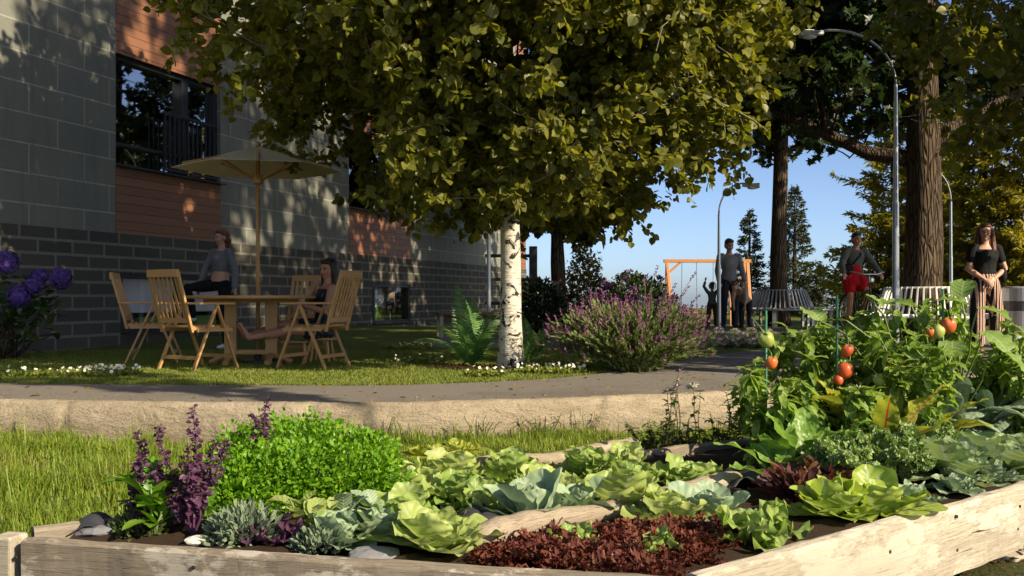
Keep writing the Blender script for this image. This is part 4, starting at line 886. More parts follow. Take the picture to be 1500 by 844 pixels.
# girl standing by the wall
person('red haired woman in grey cropped top and black trousers raising one knee by the wall',fz(322,500,14.1),-.55,1.66,lean=(.02,.06,1),head=(-.35,0.05),
  arms=(((.35,-.35,-1),(-.05,-.45,-1)),((.36,.05,-1),(.25,-.25,-1))),legs=(((.25,-1,-.12),(.05,.25,-1)),((.06,.0,-1),(.0,.06,-1))),top=('grey_knit',.012,.17,.47,1.0),bottom=('black_cloth',.010,1.0,.004,.07),shoes='white_shoe',hair=('hair_red','bun'),bust=.012,vox=.009)
# seated woman
def seatedx(o,d): pass
pw=V(-2.12,11.12,0)
person('seated woman in a dark floral dress, bare legs stretched out, chin on hand',pw,math.radians(-62),1.68,lean=(.0,.10,1),pelvis=(0,0.02,.385),head=(.45,.12),
  arms=(((.02,-.62,-.62),(-.52,.28,1)),((.25,-.35,-1),(-.1,-.85,.25))),legs=(((.06,-1,.13),(.02,-1,-.30)),((.05,-1,-.02),(.03,-1,-.14))),toe=((.0,-.5,.9),(.0,-.5,.9)),sk='skin_tan',dress=('floral',.012,.43,.45,'dress'),hair=('hair_dark','long'),bust=.02,vox=.009)
# woman with striped trousers
def bag(o,d):
    mb=MB(); c=d['P0']+V(.225,.03,.10); mb.tube([c+V(0,0,-.11),c,c+V(0,0,.09)],[.055,.07,.06],12,ry=[.09,.105,.085]); b=obj('handbag',mb,MAT['black_cloth'],o,smooth=True)
    q=[d['sho'][1]+V(-.04,0,.05),d['sho'][1]+V(.05,-.03,-.10),c+V(.0,-.05,.10)]; mb=MB(); mb.tube(q,.008,6); obj('strap',mb,MAT['brown_leather'],b)
    mb=MB(); mb.tube([d['sho'][0]+V(-.02,0,-.04),d['sho'][0]+V(.06,-.09,-.05),d['nb']+V(0,-.10,-.115),d['sho'][1]+V(-.06,-.09,-.05),d['sho'][1]+V(.02,0,-.04)],.02,8); obj('collar',mb,MAT['black_cloth'],o,smooth=True)
person('standing woman in a black off shoulder top and striped trousers, hands clasped',fz(1443,500,13.4),.0,1.70,lean=(.0,.02,1),head=(-.42,.0),
  arms=(((.22,-.05,-1),(-.72,-.55,-.62)),((.36,-.05,-1),(-.85,-.42,-.62))),legs=(((.05,-.02,-1),(.0,.02,-1)),((.14,.0,-1),(.04,.03,-1))),top=('black_cloth',.012,.05,.43,.30),bottom=('striped',.012,.96,.035,.14),shoes='tan_leather',hair=('hair_auburn','long'),bust=.02,extras=bag,vox=.008)
# man
person('man in a grey shirt and dark jeans looking down at the children',fz(1068,480,20.7),.12,1.82,lean=(-.03,-.08,1),head=(.12,.25),
  arms=(((.18,.05,-1),(-.05,-.35,-1)),((.26,-.1,-1),(.12,-.40,-1))),legs=(((.06,0,-1),(.02,.02,-1)),((.08,0,-1),(.0,.02,-1))),sk='skin_tan',sh=.18,top=('grey_shirt',.012,-.10,.48,.92),bottom=('dark_jeans',.012,1.0,.012,.05),shoes='brown_leather',hair=('hair_dark','short'),hipw=.088,vox=.011)
def phones(o,d):
    a=np.linspace(0,2*np.pi,25); mb=MB(); mb.tube([d['hp'](math.cos(q)*.115,-.03,math.sin(q)*.125) for q in a],.016*d['hk'],8,cap=False); obj('hood_trim',mb,MAT['white_shoe'],o,smooth=True)
person('small child in a hooded grey top with both arms raised beside the lamp post',fz(1043,478,20.8),.0,.90,child=True,head=(.1,.05),arms=(((.55,-.05,.8),(-.25,-.1,1)),((.55,-.05,.8),(-.25,-.1,1))),
  legs=(((.12,0,-1),(.02,.02,-1)),((.12,0,-1),(.02,.02,-1))),sk='skin_brown',top=('child_grey',.02,-.05,.48,.85),bottom=('olive',.022,1.0,.015,.02),shoes='black_cloth',hair=('hair_dark','short'),extras=phones,vox=.008)
person('child in a pale striped shirt bending forward in front of the man',fz(1087,480,20.2),-.35,1.12,child=True,lean=(-.30,-.55,.75),head=(-.3,.75),headdir=(-.55,-.6,.35),pelvis=(.05,.12,.55),arms=(((.1,-.3,-1),(-.1,-.2,-1)),((.1,-.3,-1),(-.1,-.2,-1))),
  legs=(((.05,-.15,-1),(.02,.1,-1)),((.1,-.1,-1),(.02,.1,-1))),top=('tan_stripe',.02,-.05,.48,.6),bottom=('dark_jeans',.018,1.0,.012,.0),shoes='brown_leather',hair=('hair_auburn','short'),vox=.009)
# cyclist and bicycle
bp=fz(1258,470,18.0); byaw=.10
def xbag(o,d):
    c=d['P0']+d['sx']*-.17+V(0,-.10,.10); mb=MB(); mb.ell(c,(.12,.07,.10),14,9); b=obj('shoulder_bag',mb,MAT['black_cloth'],o,smooth=True)
    mb=MB(); mb.tube([d['sho'][1]+V(-.06,.02,.06),d['nb']+V(.03,-.13,-.14),d['P0']+V(-.08,-.15,.2),c+V(0,-.03,.07)],.011,6); obj('strap',mb,MAT['black_cloth'],b)
    k=d['k']; mb=MB(); P0,u=d['P0'],d['u']; mb.tube([P0+u*z*k+V(0,-.025,0) for z in (.06,.15,.25,.33,.40,.45)],V(.135,.128,.125,.130,.118,.085)*k,12,ry=V(.10,.09,.085,.08,.07,.055)*k,side=V(1,0,0)); obj('red_top',mb,MAT['red_cloth'],o,smooth=True)
cy=person('cyclist in a denim jacket and short red dress with a black shoulder bag',bp,byaw,1.70,lean=(.0,-.20,1),pelvis=(0,.22,1.03),head=(.08,.05),
  arms=(((.52,-.30,-.9),(.12,-.62,-.62)),((.52,-.30,-.9),(.12,-.62,-.62))),legs=(((.10,-.45,-1),(-.02,.30,-1)),((.10,-.75,-.70),(-.02,.35,-1))),top=('denim',.016,.06,.47,.95,'jacket'),dress=('red_cloth',.014,.10,.62,'dress'),sk='skin_tan',shoes='black_cloth',hair=('hair_dark','bun'),extras=xbag,vox=.010)
bk=thing('bicycle','upright bicycle ridden by the cyclist in the denim jacket','bicycle',bp,byaw)
plain('tyre',(.02,.02,.02),.8); plain('bike_frame',(.04,.045,.05),.35,.3)
for y in (-.62,.50):
    a=np.linspace(0,2*np.pi,41); mb=MB(); mb.tube(np.stack([0*a,y+.325*np.cos(a),.345+.325*np.sin(a)],1),.02,8,cap=False,side=V(1,0,0)); wh=obj('wheel',mb,MAT['tyre'],bk,smooth=True)
    mb=MB(); mb.tube(np.stack([0*a,y+.30*np.cos(a),.345+.30*np.sin(a)],1),.011,6,cap=False,side=V(1,0,0))
    for q in a[:-1:2]: mb.tube([(0,y,.345),(0,y+.30*math.cos(q),.345+.30*math.sin(q))],.0015,3)
    mb.tube([(-.05,y,.345),(.05,y,.345)],.02,8); obj('rim',mb,MAT['steel'],wh)
mb=MB()
for p0,p1 in (((0,-.40,.88),(0,-.47,.66)),((0,-.44,.72),(0,.02,.32)),((0,.02,.32),(0,.20,.86)),((0,.02,.32),(0,.50,.345)),((0,.16,.74),(0,.50,.345)),((0,-.45,.76),(0,.14,.60)),((.03,-.47,.66),(.05,-.62,.345)),((-.03,-.47,.66),(-.05,-.62,.345)),((-.03,-.47,.66),(.03,-.47,.66))): mb.tube([p0,p1],.016,8)
obj('frame',mb,MAT['bike_frame'],bk,smooth=True)
mb=MB(); mb.tube([(0,-.40,.86),(0,-.41,1.02)],.014,8); mb.tube([(-.30,-.30,1.08),(-.27,-.42,1.07),(-.12,-.46,1.03),(.12,-.46,1.03),(.27,-.42,1.07),(.30,-.30,1.08)],.012,8); obj('handlebar',mb,MAT['steel'],bk,smooth=True)
mb=MB(); mb.ell((0,.22,.90),(.09,.14,.035),12,8); obj('saddle',mb,MAT['tyre'],bk,smooth=True)
mb=MB(); mb.tube([(-.10,.02,.32),(.10,.02,.32)],.012,6); mb.tube([(.09,.02,.32),(.09,-.10,.45)],.01,6); mb.tube([(-.09,.02,.32),(-.09,.14,.19)],.01,6); mb.box((.14,-.10,.455),(.09,.08,.022)); mb.box((-.14,.14,.185),(.09,.08,.022)); obj('pedals',mb,MAT['tyre'],bk)
mb=MB(); mb.ell((0,-.50,.93),(.045,.04,.045),12,8); obj('headlight',mb,MAT['lamp_white'],bk,smooth=True)
# person behind the far low window
sp=11.95; pp=wallpt(sp,-.285,.085)
person('person in a tan top raising one arm behind the low window nearest the birch',pp,math.radians(60),1.02,head=(.2,0),arms=(((.2,0,.95),(.3,-.2,1)),((.2,0,-1),(.05,-.3,-1))),legs=(((.1,0,-1),(.02,.02,-1)),((.16,0,-1),(.02,.02,-1))),top=('tan_stripe',.02,-.05,.48,.5),bottom=('dark_jeans',.018,1.0,.012,.0),shoes='black_cloth',hair=('hair_dark','short'),child=True,vox=.010)
# ---------------------------------------------------------------- raised bed
def boardmat(name,c1,c2,wearcol,wear,cut):
    t=NT(name); g=t.noise(2.0,5,.6,t.coord('Object',(.9,22,22)),.35); f=t.noise(3,4,.7,t.coord('Object',(2.5,95,95))); w=t.noise(2.4,7,.72,t.coord('Object',(1,2.6,2.6))); big=t.noise(1.1,3,.5,t.coord('Object',(1,1.5,1.5))); kn=t.vor(1.9,t.coord('Object',(1.0,3.2,3.2)))
    c=t.mix(g,c1,c2); c=t.mix(t.ramp(f,[(.36,.65),(.52,0)]),c,tuple(q*.38 for q in c1)); c=t.mix(t.ramp(w,[(cut,0),(cut+.05,wear)]),c,wearcol); c=t.mix(t.ramp(big,[(.45,0),(.65,.45)]),c,tuple(q*.7 for q in c1)); c=t.mix(t.ramp(kn,[(.035,.9),(.07,0)]),c,(.07,.045,.025)); cr=t.noise(2.2,3,.5,t.coord('Object',(.55,26,26),(0,0,.02)),.2); c=t.mix(t.ramp(cr,[(.275,.95),(.30,0)]),c,(.03,.022,.015))
    MAT[name]=t.done(t.pbr(c,.88,0,t.bump(f,.5,.004,t.bump(w,.4,.006)),.12))
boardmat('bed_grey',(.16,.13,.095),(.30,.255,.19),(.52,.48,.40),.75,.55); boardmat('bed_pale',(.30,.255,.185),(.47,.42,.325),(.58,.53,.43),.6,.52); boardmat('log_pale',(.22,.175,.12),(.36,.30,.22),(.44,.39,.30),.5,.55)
plain('soil',(.040,.026,.017),.95,0,70,.7,1.0,.1); plain('plastic_black',(.035,.036,.042),.5,0,14,.3,.5,.4); plain('pebble',(.55,.52,.46),.8,0,30,.3,.4); plain('slate',(.17,.17,.18),.7,0,25,.3,.4)
LZ=-.04; BL=V(-1.60,3.20,0); BN=V(.435,2.715,0); BR=V(2.075,4.085,0); BR2=V(3.15,4.98,0); BB=V(2.35,6.05,0); BC=V(.66,4.95,0); BC2=V(1.5,5.60,0)
BED=np.array([BL[:2],BN[:2],BR2[:2],BB[:2],BC2[:2],BC[:2]])
def inbed(x,y,grow=0.0):
    x=np.asarray(x);y=np.asarray(y); r=np.ones(x.shape,bool)
    for i in range(len(BED)):
        a=BED[i];b=BED[(i+1)%len(BED)]; n=V(-(b-a)[1],(b-a)[0]); n/=np.linalg.norm(n); r&=((x-a[0])*n[0]+(y-a[1])*n[1])>-grow
    return r
bed=thing('raised_bed','low raised vegetable bed framed by weathered timber boards','planter',(0,0,0))
def rough_board(name,p0,p1,thick,z0,z1,mat,out,nx=46,wob=.010):
    """board whose inner face runs p0-p1, thick outwards; worn wavy edges"""
    d=nrm(p1-p0); L=np.linalg.norm(p1-p0); o_=nrm(np.array(out,float)); o_=nrm(o_-d*np.dot(o_,d)); prof=[(0,z0),(0,z1-.012),(.010,z1),(thick*.5,z1+.004),(thick-.010,z1),(thick,z1-.012),(thick+.003,(z0+z1)/2),(thick,z0)]
    mb=MB(); P=[]
    sd=rng.random()*50
    for i in range(nx+1):
        x=L*i/nx-L/2
        for (q,z) in prof: 
            a=fnoise((x+sd,q*6,z*4),2.2)*wob+fnoise((x+sd,q*9,z*9),9)*wob*.45
            P.append((x,q+(a if q>thick*.7 else 0),z+(a*.8 if z>z0+.02 else 0)))
    m=len(prof); F=[(i*m+j,(i+1)*m+j,(i+1)*m+(j+1)%m,i*m+(j+1)%m) for i in range(nx) for j in range(m)]+[tuple(range(m)),tuple(nx*m+j for j in range(m))[::-1]]
    mb.add(P,F); ob=obj(name,mb,mat,bed,smooth=False); c=(p0+p1)/2
    ob.matrix_local=Matrix(((d[0],o_[0],0,c[0]),(d[1],o_[1],0,c[1]),(0,0,1,0),(0,0,0,1))); return ob
dl=nrm(BN-BL); dr=nrm(BR-BN)
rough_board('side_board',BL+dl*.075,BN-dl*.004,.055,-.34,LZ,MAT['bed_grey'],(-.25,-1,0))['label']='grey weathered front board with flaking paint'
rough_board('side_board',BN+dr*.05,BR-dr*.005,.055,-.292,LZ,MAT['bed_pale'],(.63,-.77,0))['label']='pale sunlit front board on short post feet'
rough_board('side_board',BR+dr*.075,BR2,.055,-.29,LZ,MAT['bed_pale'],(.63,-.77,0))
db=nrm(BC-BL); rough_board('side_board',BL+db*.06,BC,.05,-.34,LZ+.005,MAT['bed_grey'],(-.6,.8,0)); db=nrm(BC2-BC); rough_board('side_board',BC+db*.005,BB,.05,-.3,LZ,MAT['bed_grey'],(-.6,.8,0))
for q,w_ in ((BL+V(-.005,-.02,0),.075),(BR+dr*.034+V(.018,-.03,0),.062)):
    mb=MB(); mb.box((0,0,(-.40+LZ+.004)/2),(w_,.085,LZ+.004+.40)); c=obj('corner_post',mb,MAT['bed_pale'],bed,bevel=.008); c.location=[*q[:2],0]; c.rotation_euler=(0,0,math.atan2(dr[1],dr[0]) if w_<.07 else math.atan2(dl[1],dl[0]))
for tt in (.22,.93):
    q=BN+(BR-BN)*tt; mb=MB(); mb.box((0,0,-.385),(.15,.11,.19)); c=obj('foot_block',mb,MAT['bed_pale'],bed,bevel=.012); c.location=[q[0]+.02,q[1]-.03,0]; c.rotation_euler=(0,0,math.atan2(dr[1],dr[0]))
mb=MB(); gx_=np.linspace(-1.7,3.2,99); gy_=np.linspace(2.6,6.1,71); X_,Y_=np.meshgrid(gx_,gy_); ok=inbed(X_,Y_,-.004)
SOILZ=-.075
Z_=np.array([[SOILZ+.018*fnoise((a,b,0),5)+.012*fnoise((a,b,3),22) for a in gx_] for b in gy_]); m=len(gx_)
F=[(i*m+j,i*m+j+1,(i+1)*m+j+1,(i+1)*m+j) for i in range(len(gy_)-1) for j in range(m-1) if ok[i,j] and ok[i+1,j] and ok[i,j+1] and ok[i+1,j+1]]
mb.add(np.stack([X_,Y_,Z_],-1).reshape(-1,3),np.array(F)); obj('soil',mb,MAT['soil'],bed,smooth=True)
mb=MB(); mb.add([[*BL[:2],SOILZ-.03],[*BN[:2],SOILZ-.03],[*BR2[:2],SOILZ-.03],[*BB[:2],SOILZ-.03],[*BC2[:2],SOILZ-.03],[*BC[:2],SOILZ-.03]],[(0,1,2,3,4,5)]); obj('soil',mb,MAT['soil'],bed)
for p0,p1,out,n_ in ((BL,BN,V(-.25,-1,0),4),(BN,BR,V(.63,-.77,0),5)):
    d_=nrm(p1-p0); o_=nrm(nrm(out)-d_*np.dot(nrm(out),d_))
    for k in range(n_):
        for z_ in (-.10,-.20):
            q=p0+(p1-p0)*((k+.12)/(n_-.6)+.01*rng.normal()); mb=MB(); mb.tube([(0,0,-.004),(0,0,.004)],.006,10); s_=obj('nail',mb,MAT['dark_metal'],bed); s_.location=[*(q+o_*.0575)[:2],z_+.02*rng.normal()]; s_.rotation_euler=Vector(o_).to_track_quat('Z','Y').to_euler()
# mulch in front of the pale board
def chips(name,cx,cy,rx,ry,n,zf,L=.05,mat='mulch',seed=3):
    P=np.stack([cx+rx*rng.uniform(-1,1,n)*1.0,cy+ry*rng.uniform(-1,1,n),np.zeros(n)],1); k=((P[:,0]-cx)/rx)**2+((P[:,1]-cy)/ry)**2<1; P=P[k]; P[:,2]=zf(P[:,0],P[:,1])+rng.uniform(0,.02,len(P))
    D=nrm(rdir(len(P))*V(1,1,.35)); mb=MB(); mb.scatter([[-.12,0,0],[.12,0,.03],[.1,1,.0],[-.1,1,.03],[0,.5,.12]],[[0,1,4],[1,2,4],[2,3,4],[3,0,4]],P,D,nrm(rdir(len(P))*.5+V(0,0,1)),L*rng.uniform(.4,1.2,len(P))); return obj(name,mb,MAT[mat],kind='stuff')
chips('mulch',2.1,3.35,1.5,.85,13000,lambda x,y:Hlow(y)+.004,.07)
chips('mulch',birch_at[0]+.0,birch_at[1]+.08,.85,.36,1500,lambda x,y:Hup(x,y)+.002,.05)
# logs, stones, sheets
def log(label,a,b,r,mat,nm='timber_log',cat='log'):
    n=26; t=np.linspace(0,1,n); p=a+(b-a)*t[:,None]; L=np.linalg.norm(b-a); p[:,2]+=.012*np.sin(t*9); R_=r*(1+.12*np.sin(t*13)+.07*rng.normal(size=n)); R_[0]*=.8; R_[-1]*=.8
    mb=MB(); c=(a+b)/2; d=nrm(b-a); ang=math.atan2(d[1],d[0]); q=p-c; ca,sa=math.cos(-ang),math.sin(-ang); q=np.stack([q[:,0]*ca-q[:,1]*sa,q[:,0]*sa+q[:,1]*ca,q[:,2]],1)
    mb.tube(q,R_,14,side=V(0,0,1),caplen=.1); o=obj(nm,mb,mat,smooth=True); o.location=c; o.rotation_euler=(0,0,ang); return tag(o,label,cat)
def bp_(px,py,z=SOILZ): return gd(px,py,z)
log('pale round log dividing the green lettuces from the red lettuces',bp_(690,806)+V(0,0,.03),bp_(1078,712)+V(0,0,.02),.042,MAT['log_pale'])
log('pale half buried log at the back of the lettuces near the dark grass',V(-.20,4.30,-.02),V(.62,4.98,-.02),.035,MAT['log_pale'])
def stone(label,p,r,mat,flat=.5,name='stone'):
    mb=MB(); mb.ell((0,0,r*flat*.5),(r,r*.75,r*flat),14,9,bump=.07); o=obj(name,mb,mat,smooth=False,bevel=.004); o.location=[float(v) for v in p]; o.rotation_euler=(.1,.05,rng.random()*6); return tag(o,label,'stone')
stone('small white stone behind the grey front board below the purple basil',bp_(290,795),.045,MAT['pebble'],.35); stone('flat grey slate by the front board beside the lettuces',bp_(548,818),.085,MAT['slate'],.25); stone('flat grey stone between the frilly endive and the red lettuces',bp_(1030,775),.06,MAT['slate'],.4); stone('grey slate at the left corner inside the empty end of the bed',bp_(150,783),.09,MAT['slate'],.25)
def sheet(label,p,w,l,yaw,seed):
    mb=MB(); nx,ny=14,10; P=[]
    for i in range(nx+1):
        for j in range(ny+1):
            x=(i/nx-.5)*w;y=(j/ny-.5)*l; P.append((x,y,.022+.018*math.sin(i*.9+seed)+.014*math.sin(j*1.1+seed*2)+.018*fnoise((x+seed,y,0),9)))
    F=[(i*(ny+1)+j,(i+1)*(ny+1)+j,(i+1)*(ny+1)+j+1,i*(ny+1)+j+1) for i in range(nx) for j in range(ny)]; mb.add(P,F); o=obj('mulch_sheet',mb,MAT['plastic_black'],smooth=True); o.location=[*p[:2],SOILZ+.008]; o.rotation_euler=(0,0,yaw); so=o.modifiers.new('s','SOLIDIFY'); so.thickness=.004; return tag(o,label,'plastic sheet')
sheet('black plastic sheet between the back lettuces and the chard',bp_(965,712),.40,.22,.5,1.); sheet('black plastic sheet under the broad blue cabbage',bp_(720,772),.45,.22,.3,2.3); sheet('black plastic sheet at the feet of the tomato plants',bp_(1075,712),.36,.25,.6,4.); sheet('black plastic sheet in the empty corner of the bed beside the green basil',bp_(175,778),.32,.16,.1,5.)
# ---------------------------------------------------------------- vegetable materials
leafmat('lettuce_light',[(.30,.38,.09),(.40,.47,.14),(.48,.53,.21)],.40,.42,rib=(.42,.48,.24),ribw=.12,veins=.35,tcol=1.25)
leafmat('lettuce_green',[(.19,.29,.06),(.27,.37,.08),(.35,.44,.13)],.35,.42,rib=(.34,.40,.18),ribw=.1,veins=.3,tcol=1.3)
leafmat('lettuce_yellow',[(.28,.33,.04),(.38,.40,.06),(.22,.28,.04)],.38,.42,rib=(.42,.44,.18),ribw=.1,veins=.25,tcol=1.2)
leafmat('cabbage_blue',[(.20,.28,.17),(.26,.35,.20),(.33,.42,.23)],.22,.5,rib=(.36,.42,.30),ribw=.09,veins=.45,tcol=1.3)
leafmat('parsley',[(.07,.18,.008),(.13,.28,.012),(.23,.38,.022)],.35,.4,tcol=1.3,nscale=5); leafmat('basil',[(.075,.19,.012),(.12,.26,.02),(.18,.31,.03)],.38,.3,rib=(.22,.34,.06),ribw=.07,tcol=1.3)
leafmat('purple_basil',[(.055,.020,.050),(.095,.035,.075),(.14,.06,.10)],.2,.5,tcol=1.2,nscale=6); leafmat('red_lettuce',[(.06,.020,.014),(.11,.036,.022),(.18,.07,.04),(.10,.05,.022)],.25,.45,tcol=1.3,tip=(.15,.035,.025),nscale=20)
leafmat('tomato_leaf',[(.13,.22,.03),(.21,.31,.05),(.32,.40,.10)],.42,.45,rib=(.20,.27,.08),ribw=.07,veins=.2,tcol=1.45)
leafmat('squash_leaf',[(.17,.27,.06),(.24,.34,.09)],.4,.5,rib=(.36,.42,.24),ribw=.06,veins=.3,tcol=1.3); leafmat('kale_dark',[(.12,.19,.12),(.18,.25,.16),(.24,.31,.21)],.2,.55,rib=(.24,.30,.20),ribw=.12,bumps=1.0,tcol=1.3)
leafmat('kale_curly',[(.17,.26,.075),(.24,.34,.09),(.32,.41,.12)],.25,.5,rib=(.30,.36,.20),ribw=.12,bumps=1.2,tcol=1.3); leafmat('savoy',[(.20,.29,.11),(.27,.36,.14),(.35,.43,.17)],.25,.5,rib=(.36,.42,.28),ribw=.1,edge=(.30,.38,.22),bumps=.8,tcol=1.3)
leafmat('pak_choi',[(.27,.37,.05),(.36,.45,.08),(.22,.33,.06)],.38,.4,rib=(.42,.48,.24),ribw=.13,veins=.3,tcol=1.3); leafmat('chard_yellow',[(.29,.33,.05),(.37,.37,.06),(.23,.30,.05)],.40,.42,rib=(.42,.07,.06),ribw=.10,bumps=.7,tcol=1.3)
leafmat('chard_green',[(.13,.25,.04),(.18,.31,.05),(.24,.37,.08)],.35,.42,rib=(.36,.43,.18),ribw=.10,bumps=.7,tcol=1.3); leafmat('red_mizuna',[(.14,.03,.025),(.06,.03,.035),(.18,.08,.03),(.04,.025,.03)],.3,.5,rib=(.25,.10,.06),ribw=.1,tcol=1.3)
leafmat('sage_grey',[(.11,.16,.09),(.17,.22,.13),(.22,.27,.17)],.2,.7); leafmat('fern_leaf',[(.08,.18,.045),(.12,.25,.06),(.17,.30,.075)],.3,.45,tcol=1.4); leafmat('lav_leaf',[(.09,.13,.04),(.15,.19,.055),(.21,.245,.08)],.25,.7); leafmat('lav_flower',[(.14,.045,.12),(.25,.09,.19),(.34,.15,.24)],.25,.7,nscale=14); leafmat('grass_blade',[(.09,.15,.010),(.16,.24,.020),(.25,.30,.04),(.13,.20,.017),(.34,.28,.11)],.35,.5,nscale=1.5,tcol=1.4); leafmat('lawn_blade',[(.105,.145,.02),(.16,.20,.03),(.22,.225,.045)],.3,.6,nscale=1.2); leafmat('dusty_flower',[(.17,.155,.16),(.27,.25,.25),(.36,.34,.33)],.2,.8,nscale=14)
leafmat('hydrangea_leaf',[(.025,.055,.014),(.04,.08,.02),(.06,.10,.025)],.25,.4,rib=(.08,.13,.04),ribw=.08,veins=.2); leafmat('hydrangea_petal',[(.05,.025,.16),(.085,.045,.24),(.13,.08,.30)],.25,.6,nscale=16,tcol=1.2); leafmat('weed_leaf',[(.045,.075,.02),(.075,.105,.03),(.10,.13,.04)],.3,.5)
plain('stem_green',(.14,.20,.06),.5,0,30,.2,.1); plain('stem_red',(.36,.05,.05),.4,0,30,.2,.1); plain('stem_brown',(.10,.07,.04),.8); plain('petal_white',(.80,.78,.70),.6,0,10,.05,0); plain('petal_yellow',(.70,.45,.03),.6); plain('stake_green',(.03,.14,.07),.45)
t=NT('tomato_skin'); r=t.attr('rnd'); n=t.noise(9,3); f=t.math('ADD',r,t.math('MULTIPLY',t.math('SUBTRACT',n,.5),.35),True); c=t.ramp(f,[(0,(.20,.30,.06)),(.3,(.33,.33,.07)),(.55,(.52,.17,.03)),(1,(.50,.085,.025))]); MAT['tomato_skin']=t.done(t.pbr(c,.38,0,t.bump(t.noise(25,3),.15,.004),.4,Subsurface_Weight=.05))
# ---------------------------------------------------------------- vegetables
def lettuce(label,p,R,mat,name='lettuce',cat='lettuce',group=None,dens=1.0,ruf=.10,heart=True,h=1.0,shape='round',bl=.008,fr=4.0):
    o=thing(name,label,cat,(p[0],p[1],SOILZ),rng.random()*6,group); dens*=rng.uniform(.7,1.05); h*=rng.uniform(.8,1.12); big=rng.uniform(.9,1.2)
    for part,spec in (('outer_leaves',[(7,.22,1.12*big,1.0,.30),(7,.66,1.05*big,.95,.10)]),('heart',[(6,1.0,.95/big,.8,-.05),(5,1.3,.85/big,.65,-.3),(3,1.45,.7/big,.5,-.4)] if heart else [(6,1.0,.8,.7,.3)])):
        mb=MB()
        for (n,el,L,W,cu) in spec:
            n=max(3,int(n*dens)); a0=rng.random()*6
            for k in range(n): a=a0+2*math.pi*k/n+rng.normal()*.28; leaf(mb,V(.015*math.cos(a),.015*math.sin(a),.0),a,el*h+rng.normal()*.17,R*L*rng.uniform(.85,1.2),R*W*rng.uniform(.85,1.2),cu+rng.normal()*.28,shape,ruf,fr,.35,12,5,None,rng.normal()*.15,bl)
        ca,sa=math.cos(o.rotation_euler[2]),math.sin(o.rotation_euler[2])
        for q in mb.v:   # leaves that reach the boards rest on top of them
            out_=~inbed(p[0]+q[:,0]*ca-q[:,1]*sa,p[1]+q[:,0]*sa+q[:,1]*ca,-.015); q[out_,2]=np.maximum(q[out_,2],LZ-SOILZ+.012)
        obj(part,mb,mat,o,smooth=True,sub=1)
    return o
M=MAT
for a in [
 ('large pale lettuce nearest the grey front board',640,808,.16,'lettuce_light',.10),('pale green lettuce directly behind the flat slate',588,775,.14,'lettuce_green',.14),('loose green lettuce next to the bright parsley, behind the slate',602,728,.15,'lettuce_light',.12),
 ('ruffled lettuce between the parsley edge and the broad cabbage',672,742,.15,'lettuce_green',.14),('pale lettuce below the small yellow lettuce',668,708,.15,'lettuce_light',.12),('lettuce just before the far end of the back log',745,708,.14,'lettuce_green',.12),
 ('light lettuce tucked behind the broad cabbage',800,730,.14,'lettuce_light',.12),('frilly lettuce midway along the back log',858,700,.15,'lettuce_green',.16),('tall pale lettuce near the right end of the back log',918,692,.13,'lettuce_light',.12),
 ('yellow green lettuce standing just above the dividing log',908,748,.15,'lettuce_light',.10),('lettuce growing against the black sheet near the chard',1012,715,.13,'lettuce_green',.16),('pale lettuce at the end of the dividing log by the red lettuces',985,765,.13,'lettuce_light',.14),
 ('small yellow lettuce at the back beside the parsley and the grass',630,680,.11,'lettuce_yellow',.08),('second small yellow lettuce at the back, the one nearer the back log',668,672,.11,'lettuce_yellow',.08),('green lettuce at the back between the back log and the black sheet',925,722,.13,'lettuce_green',.14)]:
    lettuce(a[0],bp_(a[1],a[2]),a[3],M[a[4]],ruf=a[5])
for a in [('broad blue green cabbage with one folded upright leaf on the black sheet',780,768,.165,.03),('blue green cabbage leaning over the end of the dividing log',1040,762,.13,.05),('small blue cabbage by the log below the yellow green lettuce',850,752,.12,.04),('blue green cabbage seedling behind the grey front board next to the slate',500,800,.10,.05),('grey blue cabbage between the small kohlrabi and the pale lettuce',560,790,.12,.05)]:
    lettuce(a[0],bp_(a[1],a[2]),a[3],M['cabbage_blue'],'cabbage','cabbage',ruf=a[4],bl=.006)
def frilly(label,p,R,mat,name,cat,n=26,ruf=.3,group=None,h=1.0,fr=7,wf=.55):
    o=thing(name,label,cat,(p[0],p[1],SOILZ),rng.random()*6,group); mb=MB()
    for k in range(n):
        a=rng.random()*6.283; e=rng.uniform(.15,1.45)*h; leaf(mb,V(.02*math.cos(a),.02*math.sin(a),0)+(V(R*.75*rng.random()*math.cos(a*7),R*.75*rng.random()*math.sin(a*7),0) if wf<.19 else 0),a,e,R*rng.uniform(.45,1.05) if wf<.19 else R*rng.uniform(.6,1.15),R*wf,.5,'fan' if k%2 else 'obov',ruf,fr,.2,7 if wf<.19 else 9,2 if wf<.19 else 3,None,rng.normal()*.3,.02)
    obj('foliage',mb,mat,o,smooth=True); return o
frilly('frilly green endive at the foot of the pale front board',bp_(1108,795),.15,M['lettuce_green'],'endive','endive',34,.28); frilly('feathery green endive in the middle of the lettuces',bp_(702,760),.13,M['lettuce_green'],'endive','endive',28,.28)
frilly('dark purple lettuce below the parsley near the front board',bp_(400,795),.11,M['purple_basil'],'purple_lettuce','lettuce',22,.25)
k=0
for py,xs_ in ((786,(805,868,930,992,1050)),(803,(740,800,858,918,975,1030)),(824,(735,795,852,908,962,1012)),(842,(830,885,940))):
    for px in xs_:
        q=bp_(px+rng.uniform(-8,8),py+rng.uniform(-4,4)); l_=frilly('frilly maroon lettuce head in the crowded red lettuce patch',q,.085*rng.uniform(.85,1.15),M['red_lettuce'],'red_lettuce','lettuce',150,.5,'red lettuce heads behind the front boards',.72,10,.17)
        k+=1
